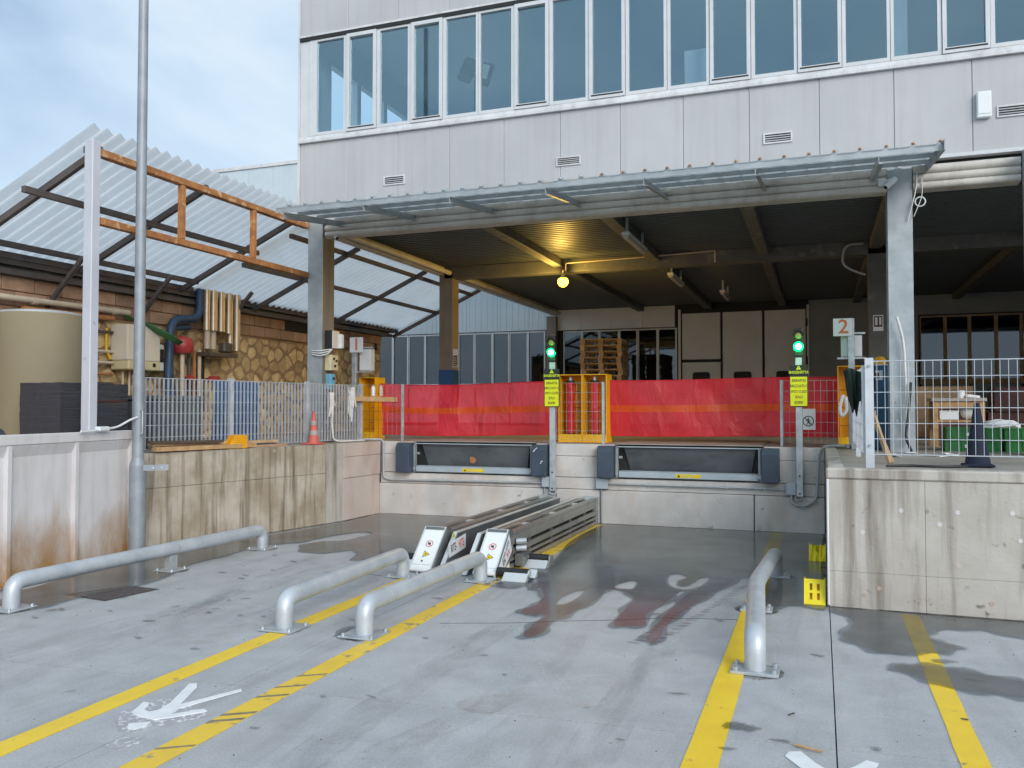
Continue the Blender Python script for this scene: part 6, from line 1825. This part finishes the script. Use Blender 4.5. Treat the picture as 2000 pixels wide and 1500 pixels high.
for k, y in enumerate((10.78, 11.28, 11.40)):
    t = thing('red_valve', ('red valve wheel under the red vessel', 'red valve wheel under the duct shelf', 'second red valve wheel under the duct shelf')[k], 'valve', (-9.4, y, 2.05))
    MB().tube([(-9.44, y, 2.13), (-9.36, y, 2.13)], .05, 12).build('hand_wheel', 'red_vessel', t, smooth=True)
    MB().tube([(-9.52, y, 2.13), (-9.44, y, 2.13)], .02, 8).build('stem', 'pipe_dark', t, smooth=True)
t = thing('cable_box', 'white cable junction box with cable on top of the precast wall', 'cable box', (-7.12, 6.9, 1.4))
MB().obox((-7.13, 6.86, 1.43), (.07, .16, .05), (0, 0, .13)).build('case', 'white_plastic', t, bevel=.01)
MB().tube(spline([(-7.13, 6.94, 1.43), (-7.12, 7.06, 1.45), (-7.07, 7.18, 1.52), (-7.05, 7.27, 1.55)], 5), .012, 8).build('cable', 'cable_white', t, smooth=True)
MB().tube(spline([(-7.12, 6.78, 1.42), (-7.10, 6.68, 1.408), (-7.09, 6.55, 1.41)], 5), .012, 8).build('cable', 'cable_white', t, smooth=True)
t = thing('blue_sheet', 'blue plastic sheet stored behind the dense grille fence', 'sheet', (-7.6, 9.6, PZ))
MB().obox((-7.7, 9.75, PZ + .45), (.04, .95, .88), (0, .04, .0)).build('panel', 'blue_paint', t, bevel=.01); MB().box(-7.76, -7.70, 9.3, 10.2, PZ, PZ + .04).build('foot', 'pallet', t)
t = thing('stored_crate', 'dark crate stored behind the dense grille fence', 'crate', (-7.8, 8.5, PZ))
MB().box(-8.3, -7.7, 8.2, 9.1, PZ + .1, PZ + .62).build('body', 'leveller_dark', t, bevel=.02)
MB().box(-8.32, -7.68, 8.18, 9.12, PZ + .62, PZ + .68).build('rim', 'grey_plate', t, bevel=.01)
MB().box(-8.25, -7.75, 8.25, 9.05, PZ, PZ + .1).build('plinth', 'pipe_dark', t)

# ================================================================== BEHIND THE WIRE GRID
tb = thing('work_table', 'small pinkish timber table in the dark bay behind the wire grid', 'table', (1.75, 12.8, PZ))
MB().box(1.42, 2.08, 12.6, 13.1, 1.74, 1.785).build('table_top', 'cone_band', tb, bevel=.004)
for x in (1.44, 2.0):
    for y in (12.62, 13.02): MB().box(x, x + .06, y, y + .06, PZ, 1.74).build('leg', 'wood', tb)
MB().box(1.50, 2.0, 12.625, 12.66, 1.66, 1.74).build('apron', 'wood', tb); MB().box(1.46, 2.06, 12.64, 13.06, 1.46, 1.49).build('shelf', 'wood', tb)
t = thing('paper_box', 'white flat box on the shelf of the timber table', 'box', (1.62, 12.7, 1.49)); MB().box(1.52, 1.75, 12.64, 12.9, 1.493, 1.60).build('case', 'paper', t, bevel=.004); MB().box(1.515, 1.755, 12.636, 12.904, 1.60, 1.615).build('lid', 'paper', t, bevel=.003)
t = thing('clear_bag', 'pale bag on the shelf of the timber table', 'bag', (1.88, 12.75, 1.49)); MB().ball((1.89, 12.78, 1.595), .105, 14, (1, .8, 1)).build('body', 'dim_panel', t, smooth=True); MB().tube([(1.89, 12.78, 1.69), (1.90, 12.77, 1.73)], .03, 10, r2=.05).build('neck', 'dim_panel', t, smooth=True)
t = thing('paper_roll', 'white roll and wrapping on top of the timber table', 'paper roll', (1.78, 12.85, 1.786)); MB().lathe([(.05, 0), (.05, .10)], (1.80, 12.8, 1.787), 16).build('roll', 'paper', t, smooth=True); MB().obox((1.93, 12.8, 1.81), (.18, .12, .04), (.1, .1, .3)).build('wrapping', 'paper', t, bevel=.01)
def crate(label, x, y, z, w=.6, d=.4, h=.14):
    t = thing('green_crate', label, 'crate', (x, y, z), 'green crates in the dark bay')
    mb = MB(); mb.box(x, x + w, y, y + d, z, z + .012)
    mb.build('floor', 'green_crate', t)
    for (a, b, c, e_) in ((x, x + w, y, y + .012), (x, x + w, y + d - .012, y + d), (x, x + .012, y + .012, y + d - .012), (x + w - .012, x + w, y + .012, y + d - .012)):
        MB().box(a, b, c, e_, z + .0125, z + h).build('side', 'green_crate', t)
    for k in range(5): MB().box(x + .05 + k * (w - .1) / 4, x + .065 + k * (w - .1) / 4, y - .008, y - .0005, z + .02, z + h - .02).build('rib', 'green_crate', t)
    MB().box(x - .008, x + w + .008, y - .012, y - .0005, z + h - .018, z + h).build('lip', 'green_crate', t)
    MB().box(x + w * .35, x + w * .6, y - .0115, y - .009, z + .04, z + .08).build('paper_label', 'paper', t)
    return t
crate('lower green crate of the stack nearest the table', 1.42, 11.35, PZ + .002)
crate('upper green crate of the stack nearest the table', 1.44, 11.36, PZ + .145)
crate('lower green crate of the stack behind the navy cone', 2.06, 11.33, PZ + .002)
crate('upper green crate of the stack behind the navy cone', 2.05, 11.34, PZ + .145)
crate('lower green crate at the edge of the picture', 2.70, 11.35, PZ + .002)
crate('upper green crate at the edge of the picture', 2.69, 11.36, PZ + .145)
t = thing('film_scrap', 'crumpled white film on the green crates', 'film', (2.1, 11.5, 1.42))
random.seed(12); sb = MB(); sb.ball((2.05, 11.55, 1.44), .14, 12, (1.5, .9, .45))
for v in sb.v: v += Vector((random.uniform(-.02, .02), random.uniform(-.02, .02), random.uniform(-.015, .015)))
sb.build('crumple', 'paper', t); MB().obox((1.85, 11.36, 1.43), (.2, .05, .02), (.1, .1, .2)).build('flap', 'paper', t)
t = thing('stacked_goods', 'dark red goods stacked in shadow behind the table', 'goods', (2.6, 15, PZ))
for k, (x, y, z, w, h) in enumerate(((1.7, 15.0, PZ, .7, .5), (2.5, 15.1, PZ, .8, .45), (3.4, 15.0, PZ, .7, .6), (2.6, 15.15, PZ + .46, .6, .4), (1.6, 16.4, PZ, .9, .9))):
    MB().box(x, x + w, y, y + .5, z, z + h).build('carton', 'red_grey' if k < 4 else 'pallet', t, bevel=.01)
pu = thing('blue_pump_unit', 'slim blue pump cabinet with an amber beacon behind the fence post', 'pump unit', (.72, 11.5, PZ))
MB().box(.60, .80, 11.4, 11.65, PZ, 2.18).build('cabinet', 'barrel_blue', pu, bevel=.015)
MB().box(.63, .74, 11.392, 11.3995, 2.0, 2.12).build('display', 'paper', pu); MB().box(.65, .70, 11.389, 11.3915, 2.02, 2.09).build('screen', 'ink', pu)
MB().lathe([(.07, 0), (.07, .05), (.05, .09), (.02, .10)], (.72, 11.52, 2.2), 16).build('beacon', 'chock_orange', pu, smooth=True); MB().box(.62, .82, 11.44, 11.6, 2.181, 2.199).build('beacon_plate', 'galv', pu)
def hanging(label, x0, x1, y, z0, z1, m, seed, tips):
    random.seed(seed); n, rws = 14, 12
    mb = MB(); ph = random.uniform(0, 6)
    for r_ in range(rws + 1):
        v = r_ / rws
        for i in range(n + 1):
            u = i / n
            low = z0 + (.12 * abs(math.sin(tips * math.pi * u + ph))) + .05 * math.sin(9 * u + ph)
            z = z1 + .02 * math.sin(5 * u) - (z1 - low) * v
            sp = 1 - .25 * v
            xm = (x0 + x1) / 2
            mb.v.append(Vector((xm + (x0 + (x1 - x0) * u - xm) * sp + .02 * v, y + .03 * math.sin(11 * u + 2 * v + ph) * (0.4 + v) + .015 * math.sin(23 * u), z)))
    for r_ in range(rws):
        for i in range(n):
            a = r_ * (n + 1) + i; mb.f.append((a, a + 1, a + n + 2, a + n + 1))
    ob = mb.build('hanging_cloth', m, origin=((x0 + x1) / 2, y, z0), smooth=True, fix=False)
    s_ = ob.modifiers.new('thickness', 'SOLIDIFY'); s_.thickness = .008
    return tag(ob, label, 'cloth')
hanging('dark green jacket hung on the short fence by sign 2', .21, .40, 8.42, 1.56, 2.0, 'green_cloth', 4, 3)
hanging('navy cloth hung behind the grid fence post', .36, .47, 8.2, 1.60, 2.06, 'navy_cloth', 6, 2)
conduit('white coiled hose hung below the green jacket', [(.22, 8.8, 1.78), (.18, 8.8, 1.66), (.20, 8.8, 1.56), (.25, 8.8, 1.62), (.24, 8.8, 1.76)], .016, 'cable_white', (), .06, 'hose', 'hose')
conduit('white conduit standing against the galvanised column', [(.86, 10.78, 2.72), (.93, 10.80, 2.45), (.95, 10.82, 2.0), (.95, 10.82, 1.2)], .016, 'cable_white', (), .3)
conduit('black cable hanging beside the white column conduit', [(1.0, 10.78, 1.95), (.97, 10.76, 1.6), (.93, 10.72, 1.3), (.98, 10.6, 1.16)], .016, 'cable_black', (), .2, 'cable', 'cable')
conduit('black cable lying along the wall top behind the grid', [(.55, 8.1, 1.14), (.75, 8.2, 1.143), (1.0, 8.12, 1.14), (1.2, 8.25, 1.143)], .012, 'cable_black', (), .1, 'cable', 'cable')
conduit('grey cable heap at the foot of sign 2', [(.10, 11.75, 1.155), (.22, 11.6, 1.16), (.3, 11.72, 1.165), (.38, 11.6, 1.16), (.33, 11.5, 1.16)], .02, 'cable_grey', (), .08, 'cable', 'cable')
for k, (a, b) in enumerate((((.48, 8.6, 1.58), (.60, 8.5, 1.14)), ((.50, 8.75, 1.5), (.63, 8.6, 1.14)))):
    tag(MB().bar(a, b, .03, .03).bar(a, Vector(a) + Vector((0, 0, .05)), .034, .034).build('wooden_lath', 'pallet', origin=b), ('wooden lath leaning behind the fence post', 'second wooden lath leaning behind the fence post')[k], 'lath')
t = thing('paper_litter', 'pale litter scraps behind the wire grid', 'litter', (.9, 9.0, PZ))
random.seed(2)
for k in range(7): MB().obox((.55 + random.random() * .8, 9.6 + random.random() * 1.0, PZ + .012), (random.uniform(.08, .25), random.uniform(.05, .12), .012), (random.uniform(-.1, .1), random.uniform(-.1, .1), random.uniform(0, 3))).build('scrap', random.choice(['paper', 'dim_panel', 'cable_grey']), t)
